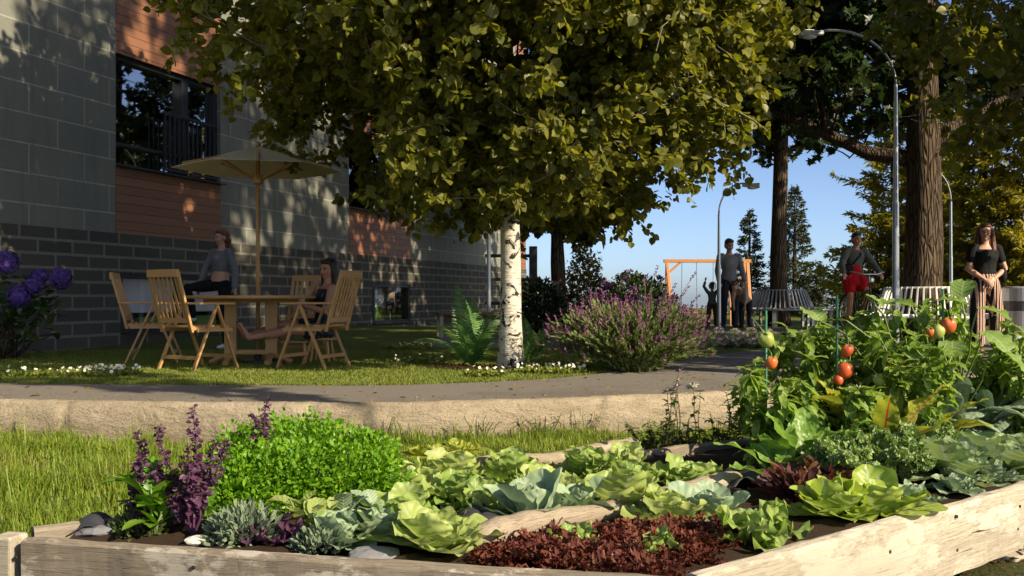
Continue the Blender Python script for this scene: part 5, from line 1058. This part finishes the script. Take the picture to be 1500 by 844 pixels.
for px,py in ((845,800),(962,812)): frilly('small green lettuce seedling poking up at px'.replace(' at px',' among the maroon lettuces, '+('nearer the dividing log' if px==845 else 'nearer the pale front board')),bp_(px,py)+V(0,-.03,0),.085,M['lettuce_green'],'lettuce','lettuce',16,.25,None,1.25)
# parsley
for i,(px,py,R) in enumerate([(335,760,.15),(385,752,.17),(440,748,.17),(495,744,.16),(355,722,.17),(415,716,.18),(475,712,.18),(530,716,.15),(390,695,.16),(450,688,.16),(548,742,.13),(540,706,.14)]):
    p=bp_(px,py); o=thing('parsley_plant','bright green curly parsley clump in the dense parsley patch','parsley',(p[0],p[1],SOILZ),0,'bright parsley clumps'); n=2600
    d=rdir(n); d[:,2]=np.abs(d[:,2]); r=rng.random(n)**.35; P=d*V(R,R,R*1.45)*r[:,None]*(1+.25*np.array([fnoise(q*3+i,2.5) for q in d]))[:,None]; P[:,2]+=.02; D=nrm(d+rdir(n)*.9); mb=MB(); put(mb,T_MED,P,D,nrm(rdir(n)+V(0,0,.7)),.021*rng.uniform(.6,1.3,n)); obj('foliage',mb,M['parsley'],o)
    mb=MB()
    for k in range(16): q=nrm(rdir(1)[0]*V(1,1,0)+V(0,0,1.3)); mb.tube([(0,0,0),q*R*.6,q*R*1.2],[.003,.0025,.002],4,cap=False)
    obj('stems',mb,M['stem_green'],o)
def leafy(label,p,name,cat,mat,n,L,W,h,spread,shape='ovate',elr=(.2,1.2),stem='stem_green',ns=6,nc=2,ruf=.03,curl=.6,nst=5):
    o=thing(name,label,cat,(p[0],p[1],p[2] if len(p)>2 else SOILZ),rng.random()*6); sm=MB(); mb=MB()
    for s in range(nst):
        a=2*math.pi*s/nst+rng.random(); top=V(spread*math.cos(a)*rng.uniform(.3,1),spread*math.sin(a)*rng.uniform(.3,1),h*rng.uniform(.7,1.05)); c=branch_curve(V(0,0,0)+top*V(.15,.15,0),top,.05,6); sm.tube(c,np.linspace(.006,.003,6),5)
        for k in range(max(1,n//nst)):
            b=interp_curve(c,np.array([rng.uniform(.15,1)]))[0]; leaf(mb,b,rng.random()*6.283,rng.uniform(*elr),L*rng.uniform(.6,1.15),W*rng.uniform(.6,1.15),curl*rng.uniform(.4,1.6),shape,ruf,3,.25,ns,nc)
    obj('stems',sm,M[stem],o,smooth=True); obj('foliage',mb,mat,o,smooth=True); return o
leafy('glossy broad leaved green basil between the purple basil spikes',bp_(228,785),'basil_plant','basil',M['basil'],46,.13,.075,.20,.11,elr=(.1,1.3)); 
leafy('small basil bush beneath the middle purple spikes',bp_(300,775),'basil_plant','basil',M['basil'],26,.09,.055,.13,.08); leafy('round leaved radish plant with yellow green leaves at the foot of the parsley',bp_(455,788),'radish_plant','radish',M['lettuce_light'],30,.08,.07,.13,.10,'round'); leafy('young kohlrabi with pale round leaves next to the radish',bp_(520,782),'kohlrabi','kohlrabi',M['cabbage_blue'],22,.08,.065,.12,.08,'round')
def sage(label,p,R,h,n,mat,sz):
    o=thing('sage_plant',label,'sage',(p[0],p[1],SOILZ),0); d=rdir(n); d[:,2]=np.abs(d[:,2]); P=d*V(R,R,h)*(rng.random(n)**.4)[:,None]; mb=MB(); put(mb,T_LANCE,P,nrm(d+rdir(n)*.7+V(0,0,.5)),nrm(rdir(n)+V(0,0,.6)),sz*rng.uniform(.6,1.3,n)); obj('foliage',mb,mat,o); return o
sage('low silvery sage cushion by the front board under the parsley',bp_(358,792),.12,.11,700,M['sage_grey'],.034); sage('low grey green thyme like sage near the slate behind the front board',bp_(470,806),.09,.07,500,M['sage_grey'],.026); sage('dark green sage in the front corner behind the grey board near the purple spikes',bp_(205,782),.09,.08,500,M['weed_leaf'],.03)
def spike(label,p,h,nsp,sp,seed=1,z=SOILZ):
    o=thing('purple_basil_plant',label,'purple basil',(p[0],p[1],z),rng.random()*6); sm=MB(); mb=MB()
    for s in range(nsp):
        a=rng.random()*6.28; top=V(sp*math.cos(a)*(s>0),sp*math.sin(a)*(s>0),h*(1 if s==0 else rng.uniform(.5,.9))); c=branch_curve(V(0,0,0),top,.03,7); sm.tube(c,np.linspace(.006,.002,7),5)
        zt=np.linspace(.25,1,17)
        for q in zt:
            b=interp_curve(c,np.array([q]))[0]; m_=10; f=(1-q)*.8+.25; d=nrm(rdir(m_)*V(1,1,.5)+V(0,0,.15)); put(mb,T_MED,b+d*.003+rng.normal(size=(m_,3))*.005,d,nrm(rdir(m_)+V(0,0,.6)),(.010+.026*f)*rng.uniform(.5,1.2,m_))
    obj('stems',sm,M['purple_basil'],o); obj('foliage',mb,M['purple_basil'],o); return o
spike('shortest purple basil spike standing at the left of the green basil',bp_(200,785),.34,3,.08); spike('tall branching purple basil spikes between the green basil and the parsley',bp_(283,785),.42,6,.11); spike('single dark purple basil spike rising behind the parsley against the sandstone wall',bp_(392,722),.38,3,.06)
# tomatoes
toms=[(1122,690,.52,.18),(1160,672,.66,.2),(1215,668,.74,.21),(1262,672,.72,.2),(1318,664,.76,.22),(1372,660,.76,.22),(1440,655,.72,.24),(1235,690,.48,.19),(1342,684,.60,.2),(1490,662,.66,.22)]
tl=['bushy tomato plant at the open end of the row beside the purple wildflowers','tomato plant with a hanging orange fruit next to the bushy end plant','tomato plant bearing the cluster of red fruits behind the green chard','tomato plant with a round green fruit behind the yellow chard','tomato plant with two large red fruits in front of the lamp post','tallest tomato plant with red and green fruits at its top by the white bench','tomato plant behind the dark kale, beneath the striped trousers','short tomato plant in front of the red fruit cluster','leafy tomato plant without fruit directly behind the yellow chard','last tomato plant of the row behind the dark kale at the frame edge']
fruits={0:[(1122,497,.036,.12)],1:[(1130,531,.030,.75)],2:[(1241,513,.031,.95),(1238,542,.038,1.),(1228,556,.026,1.)],3:[(1224,592,.034,.0),(1287,557,.028,.05)],4:[(1299,530,.034,.98),(1319,526,.041,.95)],5:[(1389,476,.040,.85),(1374,485,.036,.2),(1363,487,.024,.8)],6:[],7:[],8:[],9:[]}
for i,(px,py,h,sp) in enumerate(toms):
    p=bp_(px,py); o=leafy(tl[i],p,'tomato_plant','tomato plant',M['tomato_leaf'],360,.108,.050,h,sp,'ovate',(-1.1,.7),ns=6,nc=2,ruf=.10,curl=.9,nst=6); o.rotation_euler=(0,0,0)
    for (fx,fy,r,rip) in fruits[i]:
        w_=at(fx,fy,p[1]-sp-.06)-V(p[0],p[1],SOILZ); mb=MB(); mb.lathe([(0,.80*r),(.3*r,.88*r),(.68*r,.74*r),(.93*r,.28*r),(.95*r,-.1*r),(.82*r,-.6*r),(.50*r,-1.0*r),(0,-1.15*r)],20,rnd=rip); mb.v[0]=mb.v[0]*(1+.05*np.cos(np.arctan2(mb.v[0][:,1],mb.v[0][:,0])*5+i)*(mb.v[0][:,2]>0))[:,None]*V(1,.93,1)+V(.12*r*rng.normal(),0,0)*np.clip(mb.v[0][:,2:3]/r,-1,1); ft=obj('tomato',mb,M['tomato_skin'],o,smooth=True); ft.location=w_; ft.rotation_euler=(rng.normal()*.25,rng.normal()*.25,0)
        mb=MB(); 
        for k in range(5): a=k*1.2566; mb.tube([(0,0,.82*r),(.5*r*math.cos(a),.5*r*math.sin(a),.92*r),(.85*r*math.cos(a),.85*r*math.sin(a),.75*r)],[.003,.003,.001],4)
        mb.tube([(0,0,.8*r),(0,.015,1.5*r),(0,.10,2.2*r)],.0028,5); obj('calyx',mb,M['stem_green'],ft)
for px,py,Y,lb in ((1122,455,4.7,'thin green plant stake at the open end of the tomato row'),(1226,432,4.8,'thin green plant stake in front of the cyclist'),(1381,423,4.9,'thin green plant stake before the white slatted bench')):
    q=at(px,py,Y); mb=MB(); mb.tube([(0,0,0),(0,0,q[2]-SOILZ)],.006,8); s_=obj('plant_stake',mb,M['stake_green'],smooth=True); s_.location=(q[0],q[1],SOILZ); tag(s_,lb,'stake')
def bigleaf(label,p,name,cat,mat,lst,stem='stem_green',ruf=.08,shape='round',up=.9):
    o=thing(name,label,cat,(p[0],p[1],SOILZ),0); sm=MB(); mb=MB()
    for (px,py,Y,L,az,el) in lst:
        q=at(px,py,Y)-V(p[0],p[1],SOILZ); c=branch_curve(V(0,0,0),q,.06,7,.03); sm.tube(c,np.linspace(.007,.004,7),6); leaf(mb,q,az,el,L,L*up,.7,shape,ruf,3,.2,9,5)
    obj('stems',sm,M[stem],o,smooth=True); obj('foliage',mb,mat,o,smooth=True); return o
bigleaf('climbing squash with large pale leaves reaching up before the white bench and striped trousers',bp_(1395,660),'squash_plant','squash',M['squash_leaf'],[(1335,448,4.9,.17,3.4,.3),(1372,440,4.9,.15,-.6,.1),(1408,436,4.95,.13,1.0,1.0),(1432,452,4.9,.16,-.3,-.1),(1440,486,4.85,.17,-1.2,-.3),(1460,510,4.8,.17,-.6,-.5),(1395,500,4.8,.14,-2.0,-.3),(1350,505,4.8,.15,-2.2,-.2),(1268,432,4.8,.10,-.4,-.4),(1240,470,4.8,.12,2.8,.1),(1200,470,4.75,.13,1.8,.7)])
# kales
def strapkale(label,p,n=16,L=.36):
    o=thing('dark_kale',label,'kale',(p[0],p[1],SOILZ),rng.random()*6); mb=MB(); sm=MB(); sm.tube([(0,0,0),(0,0,.14)],[.016,.012],8)
    for k in range(n): a=k*2.4+rng.normal()*.2; leaf(mb,V(0,0,.05+.09*k/n),a,1.45-.85*rng.random(),L*rng.uniform(.8,1.25),.085*rng.uniform(.8,1.2),1.3*rng.uniform(.5,1.4),'strap',.05,5,-.35,11,3,None,rng.normal()*.3,.015)
    obj('stems',sm,M['stem_green'],o); obj('foliage',mb,M['kale_dark'],o,smooth=True)
for px,py,lb in ((1348,672,'dark blue kale with arching strap leaves beside the yellow chard'),(1398,668,'dark blue kale behind the front savoy cabbage'),(1448,662,'dark blue kale with the tallest upright strap leaves'),(1492,656,'dark blue kale at the far end of the row by the frame of the bed'),(1420,645,'dark blue kale tucked behind the others against the tomatoes')): strapkale(lb,bp_(px,py))
def curlykale(label,p,n=15,L=.24):
    o=thing('curly_kale',label,'kale',(p[0],p[1],SOILZ),rng.random()*6); mb=MB(); sm=MB()
    for k in range(n):
        a=k*2.4; el=1.35-1.05*(k/n); l=L*rng.uniform(.85,1.15); c=leaf(mb,V(0,0,.03),a,el,l,l*.5,.55,'petiole',.10,4,.25,12,4,None,rng.normal()*.2,.02); sm.tube(c[:9]+V(0,0,-.002),np.linspace(.005,.003,9),5)
        m_=230; t_=rng.uniform(.42,1.0,m_); u_=rng.uniform(-1,1,m_); u_=np.sign(u_)*np.abs(u_)**.6; q=interp_curve(c,t_); sd=V(-math.sin(a),math.cos(a),0); w_=np.sin(np.pi*np.clip((t_-.34)/.68,0,1)**.8)*l*.27; q=q+sd*(u_*w_)[:,None]+V(0,0,1)*(.018*rng.random(m_)+.02*(1-u_**2))[:,None]; dd=nrm(rdir(m_)+sd*(u_*.9)[:,None]+V(0,0,.5)); put(mb,T_CURL,q,dd,rdir(m_),.024*rng.uniform(.6,1.3,m_))
    obj('stems',sm,M['stem_green'],o,smooth=True); obj('foliage',mb,M['kale_curly'],o)
T_CURL=Tmpl([[0,0,0],[-.45,.35,.15],[-.5,.8,-.1],[0,1,.2],[.5,.8,-.1],[.45,.35,.15]],[[0,5,4],[0,4,3],[0,3,2],[0,2,1]])
curlykale('curly green kale with long radiating pale stalks in the middle of the bed',bp_(1300,712),18,.21); curlykale('smaller bright curly kale between the red mizuna and the pak choi',bp_(1232,718),12,.17); curlykale('curly kale head just left of the front savoy cabbage',bp_(1352,698),13,.19)
for a in [('large savoy cabbage with a yellow green heart in the middle of the kale rows',1398,705,.20),('large savoy cabbage at the far end of the pale front board',1472,690,.21),('savoy cabbage with pale crinkled leaves behind the last rosette',1440,668,.15)]: lettuce(a[0],bp_(a[1],a[2]),a[3],M['savoy'],'savoy_cabbage','cabbage',ruf=.13,bl=.014,fr=6)
for a in [('small grey green cabbage rosette nearest the pak choi along the pale board',1338,742,.095),('small cabbage rosette in the middle of the three by the pale board',1402,722,.10),('small cabbage rosette farthest along the pale front board',1452,706,.095)]: lettuce(a[0],bp_(a[1],a[2]),a[3],M['cabbage_blue'],'cabbage_rosette','cabbage',ruf=.08,bl=.01,fr=5)
lettuce('yellow green pak choi overhanging the pale front board',bp_(1222,758),.15,M['pak_choi'],'pak_choi','pak choi',ruf=.06,shape='obov',h=1.0,dens=1.15); lettuce('second pak choi with rounder leaves beside the small rosettes',bp_(1288,755),.145,M['pak_choi'],'pak_choi','pak choi',ruf=.06,dens=1.1)
def chard(label,p,mat,stem,n,L,W,ruf=.12,el=(.7,1.45),curl=.5,mt='chard'):
    o=thing(mt,label,'chard',(p[0],p[1],SOILZ),rng.random()*6); mb=MB(); sm=MB()
    for k in range(n):
        a=k*2.4+rng.normal()*.2; q=leaf(mb,V(.01*math.cos(a),.01*math.sin(a),0),a,rng.uniform(*el),L*rng.uniform(.75,1.15),W*rng.uniform(.8,1.15),curl*rng.uniform(.3,1.8),'petiole',ruf,4,.2,18,5,None,rng.normal()*.25,.008); sm.tube(q[:7],np.linspace(.008,.005,7),6)
    obj('stems',sm,M[stem],o,smooth=True); obj('foliage',mb,mat,o,smooth=True); return o
chard('yellow leaved chard with bright red stalks below the green tomato',bp_(1292,690),M['chard_yellow'],'stem_red',10,.50,.13); chard('yellow and green chard with one red stalk leaning towards the dark kale',bp_(1322,680),M['chard_yellow'],'stem_red',6,.46,.10); chard('green chard with upright crinkled leaves beside the black sheet',bp_(1180,704),M['chard_green'],'stem_green',12,.34,.12); chard('green chard whose long leaf droops over the edge of the soil',bp_(1140,712),M['chard_green'],'stem_green',8,.33,.11,.1,(.2,1.2),.9); chard('small red stalked chard in front of the green chard',bp_(1232,702),M['chard_yellow'],'stem_red',6,.22,.09)
frilly('low dark red mizuna between the chard and the pale front board',bp_(1165,735),.16,M['red_mizuna'],'red_mizuna','mizuna',95,.45,None,1.0,10,.2); frilly('rusty red mizuna with bronze frills beside the small red stalked chard',bp_(1205,722),.15,M['red_mizuna'],'red_mizuna','mizuna',95,.45,None,1.0,10,.2)
# ---------------------------------------------------------------- grass
def blades(name,P,h,wd,mat,lean=.5):
    n=len(P); a=rng.random(n)*6.283; hd=np.stack([np.cos(a),np.sin(a),0*a],1); sd=np.stack([-np.sin(a),np.cos(a),0*a],1); h=np.broadcast_to(h,(n,))*rng.uniform(.45,1.25,n); l=lean*rng.uniform(.1,1.3,n)
    up=np.stack([0*a,0*a,np.ones(n)],1); w_=wd*rng.uniform(.6,1.3,n)
    p0=P-sd*w_[:,None]; p1=P+sd*w_[:,None]; m_=P+hd*(h*l*.35)[:,None]+up*(h*.6)[:,None]; p2=m_+sd*(w_*.7)[:,None]; p3=m_-sd*(w_*.7)[:,None]; tp=P+hd*(h*l)[:,None]+up*(h*(1-.25*l))[:,None]
    vv=np.stack([p0,p1,p2,p3,tp],1).reshape(-1,3); b=np.arange(n)*5; mb=MB(); uv=np.tile([[-.5,0],[.5,0],[.4,.6],[-.4,.6],[0,1]],(n,1)); mb.add(vv,np.stack([b,b+1,b+2,b+3],1),np.repeat(rng.random(n),5),uv)
    mb.f.setdefault(3,[]).append(np.stack([b+3,b+2,b+4],1)); return obj(name,mb,mat,kind='stuff')
n=230000; P=np.stack([rng.uniform(-4.0,2.6,n),rng.uniform(3.0,7.6,n),np.zeros(n)],1)
k=(P[:,1]<yk(P[:,0])-.02)&~inbed(P[:,0],P[:,1],.03)&~((P[:,0]>.2)&(P[:,1]<BN[1]+.15+(P[:,0]-BN[0])*.836))&(np.abs(P[:,0])<P[:,1]*.53+.1); P=P[k]
dn=np.array([fnoise((q[0],q[1],0),1.7) for q in P]); k=rng.random(len(P))<np.clip(.72+dn*1.5,.05,1); P=P[k]; dn=dn[k]; P[:,2]=Hlow(P[:,1])+.002
hh=.085+.09*dn; hh*=np.where(P[:,1]>yk(P[:,0])-.5,.85,1.15); hh=np.where(rng.random(len(P))<np.where(P[:,1]>yk(P[:,0])-.3,.08,.015),hh*1.8+.03,hh); rt=sstep(-.6,.8,P[:,0]); hh*=1-.25*rt
blades('grass',P,np.maximum(hh,.03),.0032,M['grass_blade'],.7)
n=170000; P=np.stack([rng.uniform(-6.5,2.2,n),8.05+5.5*rng.random(n)**1.6,np.zeros(n)],1); k=(P[:,1]>far_edge(P[:,0])+.01)&((P[:,0]-WB[0])*.9489-(P[:,1]-WB[1])*.3157>.05)&(((P[:,0]-birch_at[0])/.85)**2+((P[:,1]-birch_at[1]-.1)/.34)**2>1); P=P[k]; P[:,2]=Hup(P[:,0],P[:,1])
blades('lawn_grass',P,.026,.0035,M['lawn_blade'],.9)
# daisies
FLM={}
def flower(o,p,nn,pm,L,m_,T,er):
    key=(pm,L)
    if key not in FLM:
        f=MB(); aa=np.arange(m_)*2*np.pi/m_; D=np.stack([np.cos(aa),np.sin(aa),0*aa+.12],1); put(f,T,np.zeros((m_,3)),D,np.tile(V(0,0,1),(m_,1)),L); c=MB(); c.ell((0,0,.003),(er,er,er*.85),7,5); a=f.mesh('flower'); a.materials.append(MAT[pm]); b=c.mesh('flower_eye'); b.materials.append(MAT['petal_yellow']); FLM[key]=(a,b)
    a,b=FLM[key]; h=bpy.data.objects.new('flower',a); e=bpy.data.objects.new('flower_eye',b); COL.objects.link(h); COL.objects.link(e); e.parent=h; h.parent=o; h.location=[float(v) for v in p]; h.rotation_euler=Vector(nn).to_track_quat('Z','Y').to_euler(); s_=float(rng.uniform(.8,1.2)); h.scale=(s_,)*3
def daisies(label,px,py,rx,ry,nf,seed=0):
    p=gd(px,py,0); o=thing('daisy_clump',label,'daisies',(p[0],p[1],0),0); n=int(60+nf*14); r=np.sqrt(rng.random(n)); a=rng.random(n)*6.28; P=np.stack([r*np.cos(a)*rx,r*np.sin(a)*ry,.01+.02*rng.random(n)],1); mb=MB(); put(mb,T_LANCE,P,nrm(rdir(n)*V(1,1,.4)+V(0,0,.6)),nrm(rdir(n)+V(0,0,1)),.06*rng.uniform(.6,1.3,n))
    for k in range(nf):
        r=math.sqrt(rng.random());a=rng.random()*6.28; q=V(r*math.cos(a)*rx,r*math.sin(a)*ry,rng.uniform(.05,.10)); mb.tube([q*V(1,1,0),q],.0012,3,cap=False); flower(o,q,nrm(V(.2,-.5,.7)+rng.normal(size=3)*.3),'petal_white',.0145,11,T_MED,.0045)
    obj('foliage',mb,M['lawn_blade'],o)
daisies('dense white daisy clump at the path edge before the nearest garden chair',150,551,.34,.20,60); daisies('sparse white daisies by the path below the hydrangea',40,553,.42,.12,20); daisies('few white daisies at the foot of the birch on its fern side',712,553,.18,.1,11); daisies('wide white daisy clump between the birch and the lavender',808,547,.33,.22,46); daisies('shaded white daisies on the lawn behind the armchair of the seated woman',598,512,.35,.2,24); daisies('scattered white daisies in the lawn just left of the fern',612,533,.35,.2,10)
# hydrangea
p=at(8,505,11.6); p[2]=0; hy=bush('hydrangea','dark leaved hydrangea with violet flower heads against the block wall','shrub',p,(.60,.45,.52),M['hydrangea_leaf'],10,.1,seed=51,zc=.55)
mb=MB()
for k in range(260):
    d=nrm(rdir(1)[0]*V(1,1,.9)+V(0,0,.15)); q=d*V(.58,.42,.50)*(rng.random()**.3)+V(0,0,.5); q[2]=max(q[2],.06); leaf(mb,q,math.atan2(d[1],d[0])+rng.normal()*.6,.5+rng.normal()*.4,.15,.095,1.0,'ovate',.03,3,.2,6,2)
obj('foliage',mb,M['hydrangea_leaf'],hy,smooth=True)
for (px,py,r,Y) in ((10,384,.135,11.4),(50,417,.105,11.2),(28,434,.125,11.15),(89,408,.125,11.3),(58,405,.09,11.7)):
    c=at(px,py,Y)-p; n=150; d=rdir(n); fm=MB(); fm.ell(c,(r*.8,)*3,10,7); 
    for s in range(4):
        a=s*math.pi/2; x_=nrm(np.cross(d,V(.1,.2,1))); y_=np.cross(d,x_); D=nrm(x_*math.cos(a)+y_*math.sin(a)+d*.25); put(fm,T_MED,c+d*r*rng.uniform(.9,1.02,(n,1)),D,d,.028)
    obj('flower_head',fm,M['hydrangea_petal'],hy)
# lavender
p=gd(926,544); lv=thing('lavender_bush','wide lavender bush with purple flower spikes at the bend of the path','lavender',p,0)
st=MB(); lm=MB(); fl=MB(); n=620
for k in range(n):
    a=rng.random()*6.283; e=rng.uniform(.25,1.0)**.7*1.5; e=math.acos(min(1,rng.random()**.6*.97)); L=rng.uniform(.44,.66)*(1+.1*math.cos(e)); d=V(math.cos(a)*math.sin(e),math.sin(a)*math.sin(e),math.cos(e)*.98+.05); base=V(math.cos(a),math.sin(a),0)*.20*rng.random(); tip=base+d*L*V(1.15,.9,1.0)+V(0,0,.10*math.sin(e)); tip[2]=max(tip[2],.08); c=branch_curve(base,tip,.10*math.sin(e),6,.03)
    st.tube(c,[.003,.003,.003,.0025,.002,.002],3,cap=False); m_=30; u=np.minimum(rng.random(m_)**.8*.92,.9); q=interp_curve(c,u); dd=nrm(rdir(m_)*.6+nrm(c[-1]-c[-2])*1.0+V(0,0,.35)); put(lm,T_LANCE,q,dd,nrm(rdir(m_)+V(0,0,.3)),.055*rng.uniform(.6,1.3,m_))
    if rng.random()<.62:
        m_=20; ax=nrm(c[-1]-c[-2]+V(0,0,.25)); q=c[-1]+ax*(np.linspace(-.01,.05,m_))[:,None]; dd=nrm(rdir(m_)+ax*.5); put(fl,T_DIAM,q,dd,nrm(rdir(m_)),.017*np.linspace(1.2,.8,m_)); put(fl,T_LANCE,np.tile(c[-1]+ax*.045,(3,1)),nrm(ax+rdir(3)*.5),rdir(3),.03)
for (px,py) in ((975,430),(968,470),(1003,388+40),(985,425),(1013,408),(1018,440),(960,400),(945,415),(1000,455)):
    q=at(px,py,9.5)-p; c=branch_curve(V(.1,0,.1),q,.04,6,.02); st.tube(c,.0025,3,cap=False); m_=26; ax=nrm(c[-1]-c[-2]); put(fl,T_DIAM,c[-1]+ax*np.linspace(-.03,.07,m_)[:,None],nrm(rdir(m_)+ax*.5),rdir(m_),.020)
obj('stems',st,M['lav_leaf'],lv); obj('foliage',lm,M['lav_leaf'],lv); o=obj('flowers',fl,M['lav_flower'],lv); o['kind']='stuff'
# ferns
T_NEED2=Tmpl([[0,0,0],[-.30,.12,.1],[-.42,.35,.1],[-.22,.75,0],[0,1,-.6],[.22,.75,0],[.42,.35,.1],[.30,.12,.1]],[[0,7,6,2],[0,2,1,0],[2,6,5,3],[3,5,4,3]])
T_NEED2.f=np.array([[0,7,6],[0,6,2],[0,2,1],[2,6,5],[2,5,3],[3,5,4]])
def fern(label,p,fr):
    o=thing('fern',label,'fern',p,0); st=MB(); lm=MB()
    for (az,el,L,cu) in fr:
        n=44; t=np.linspace(0,1,n); e=el-cu*t**1.4; L=L*1.18; h=np.concatenate([[0],np.cumsum(np.cos(e[:-1])*L/n)]); z=np.concatenate([[0],np.cumsum(np.sin(e[:-1])*L/n)]); d=V(math.cos(az),math.sin(az),0); sdv=V(-math.sin(az),math.cos(az),0); c=np.outer(h,d)+np.outer(z,V(0,0,1)); st.tube(c[::4],np.linspace(.005,.0015,len(c[::4])),4,cap=False)
        tg=np.outer(np.cos(e),d)+np.outer(np.sin(e),V(0,0,1)); nn=np.outer(-np.sin(e),d)+np.outer(np.cos(e),V(0,0,1)); w_=np.sin(np.pi*np.clip(t*.92+.08,0,1)**.8)**.9*L*.16+.006
        for s in (-1,1):
            D0=nrm(sdv*s+tg*.40-nn*.22+rng.normal(size=(n,3))*.05); q=c
            put(lm,T_NEED2,q[4:],D0[4:],nn[4:]+rng.normal(size=(n-4,3))*.12,np.stack([np.full(n-4,L/n*1.02),w_[4:]*1.25,np.full(n-4,.02)],1))
    obj('stems',st,M['stem_green'],o); obj('foliage',lm,M['fern_leaf'],o)
p=gd(692,538); R3=lambda:rng.normal()*.1
fern('large bright fern leaning away from the birch trunk on its bench side',p,[(3.0,.95,.62,1.3),(2.4,1.45,.80,.35),(1.6,1.35,.72,.7),(.6,1.3,.62,.8),(-.2,1.1,.60,.9),(3.6,1.2,.6,1.0),(-1.2,1.1,.55,1.1),(-2.0,1.0,.5,1.1),(2.0,1.0,.65,.9),(-.7,1.35,.6,.6),(4.2,1.25,.55,.8)])
p=gd(772,533); fern('darker fern in the shade between the birch trunk and the lavender',p,[(.2,1.25,.60,.9),(.9,1.1,.6,1.0),(-.6,1.1,.55,1.0),(1.7,1.3,.55,.7),(2.6,1.2,.5,1.0),(-1.4,1.1,.5,1.0),(.4,.9,.62,1.1),(3.4,1.2,.5,.9)])
# pale border plants
for i,(px,py) in enumerate([(1040,501),(1052,497),(1064,502),(1076,498),(1088,502),(1100,497),(1112,502),(1124,498),(1136,502),(1148,497),(1160,502),(1046,506),(1070,507),(1094,507),(1118,507),(1142,507),(1176,500),(1192,503),(1208,500),(1226,503),(1246,500)]):
    p=gd(px,py,.04); p[2]=float(Hup(p[0],p[1])); n=260; d=rdir(n); d[:,2]=np.abs(d[:,2]); o=thing('border_plant','pale dusty flowered mound in the low border beyond the path','border plant',p,0,'pale mounds edging the far side of the path'); mb=MB(); put(mb,T_LANCE,d*V(.10,.10,.06)*(rng.random((n,1))**.4),nrm(d+V(0,0,.6)+rdir(n)*.4),rdir(n),.035*rng.uniform(.6,1.2,n)); obj('foliage',mb,M['weed_leaf'],o); mb=MB(); n=200; d=nrm(rdir(n)*V(1,1,.7)+V(0,0,.35)); put(mb,T_DIAM,d*V(.075,.075,.05)+V(0,0,.095),nrm(d+rdir(n)*.7),nrm(d+rdir(n)),.028); obj('blossom',mb,M['dusty_flower'],o)
# wild flowers behind the bed
leafmat('aster',[(.13,.09,.26),(.20,.14,.34)],.25,.6,tcol=1.2)
def wild(label,p,h,n,petal,spread=.16,nl=16,lw=.055,fl=None,name='wildflower'):
    o=thing(name,label,'wildflower',p,rng.random()*6); st=MB(); lm=MB(); fm=MB()
    for k in range(n):
        a=rng.random()*6.28; top=V(spread*math.cos(a)*rng.random(),spread*math.sin(a)*rng.random(),h*rng.uniform(.65,1)); c=branch_curve(V(0,0,0)+top*V(.3,.3,0),top,.02,6,.04); st.tube(c,np.linspace(.004,.002,6),4,cap=False)
        for j in range(nl): 
            b=interp_curve(c,np.array([rng.uniform(.1,.93)]))[0]; leaf(lm,b,rng.random()*6.28,rng.uniform(-.3,.6),.085*rng.uniform(.5,1.1),lw*.5,.9,'lance',.03,3,.2,4,1)
        if petal: flower(o,c[-1],nrm(V(0,-.4,1)+rng.normal(size=3)*.2),petal,.04 if petal=='aster' else .05,9,T_LANCE,.008)
    obj('stems',st,M['stem_brown'],o); obj('foliage',lm,M['weed_leaf'],o)
lw=lambda px,Y: V((px-CXP)/FOC*Y,Y,-.258)
wild('purple star flowered wildflower clump beside the tomatoes',lw(1085,6.0),.56,7,'aster',.20,12); wild('leggy wildflower with purple stars left of the white bloom',lw(985,6.3),.54,5,'aster',.2,9); wild('wildflower carrying one white bloom against the asphalt',lw(1022,6.2),.45,2,'petal_white',.05,10)
for px,Y,lb,h in ((1010,5.75,'dark leafy weed clump in the grass below the white bloom',.30),(1062,5.7,'leafy weed clump against the tomato bed corner',.34),(965,6.1,'low leafy weed clump nearest the sandstone wall',.26)): wild(lb,lw(px,Y),h,11,None,.22,22,.05,name='weed_clump')
for px,lb in ((700,'thin dry weed stalks at the wall foot behind the yellow lettuces'),(800,'thin dry weed stalks at the wall foot before the daisies'),(855,'thin dry weed stalks at the wall foot before the lavender'),(560,'thin dry weed stalks at the wall foot behind the parsley')):
    q=lw(px,float(yk((px-CXP)/FOC*6.5))-.10); wild(lb,q,.20,7,None,.25,7,.02,name='dry_weed')

# fallen birch leaves on the path and lawn
leafmat('fallen_leaf',[(.16,.12,.03),(.24,.17,.04),(.12,.075,.03)],.2,.6)
n=420; P=np.stack([rng.uniform(-5,3.2,n),rng.uniform(6.6,11.5,n),np.zeros(n)],1); P=P[P[:,1]>yk(P[:,0])+.12]; P[:,2]=Hup(P[:,0],P[:,1])+.006; mb=MB(); D=nrm(rdir(len(P))*V(1,1,.12)); put(mb,T_BIRCH,P,D,nrm(rdir(len(P))*.35+V(0,0,1)),.045*rng.uniform(.5,1.2,len(P))); obj('fallen_leaves',mb,M['fallen_leaf'],kind='stuff')
n=500; P=np.stack([rng.uniform(-4,2.4,n),rng.random(n)**2.2*.5,np.zeros(n)],1); P[:,1]+=yk(P[:,0])+.15; P[:,2]=.006; mb=MB(); mb.scatter([[-.4,0,0],[.4,0,0],[.3,.7,0],[-.3,.8,0],[0,.4,.4]],[[0,1,4],[1,2,4],[2,3,4],[3,0,4]],P,nrm(rdir(n)*V(1,1,.05)),np.tile(V(0,0,1),(n,1)),.018*rng.uniform(.3,1.2,n)); obj('gravel',mb,MAT['sandstone'],kind='stuff')
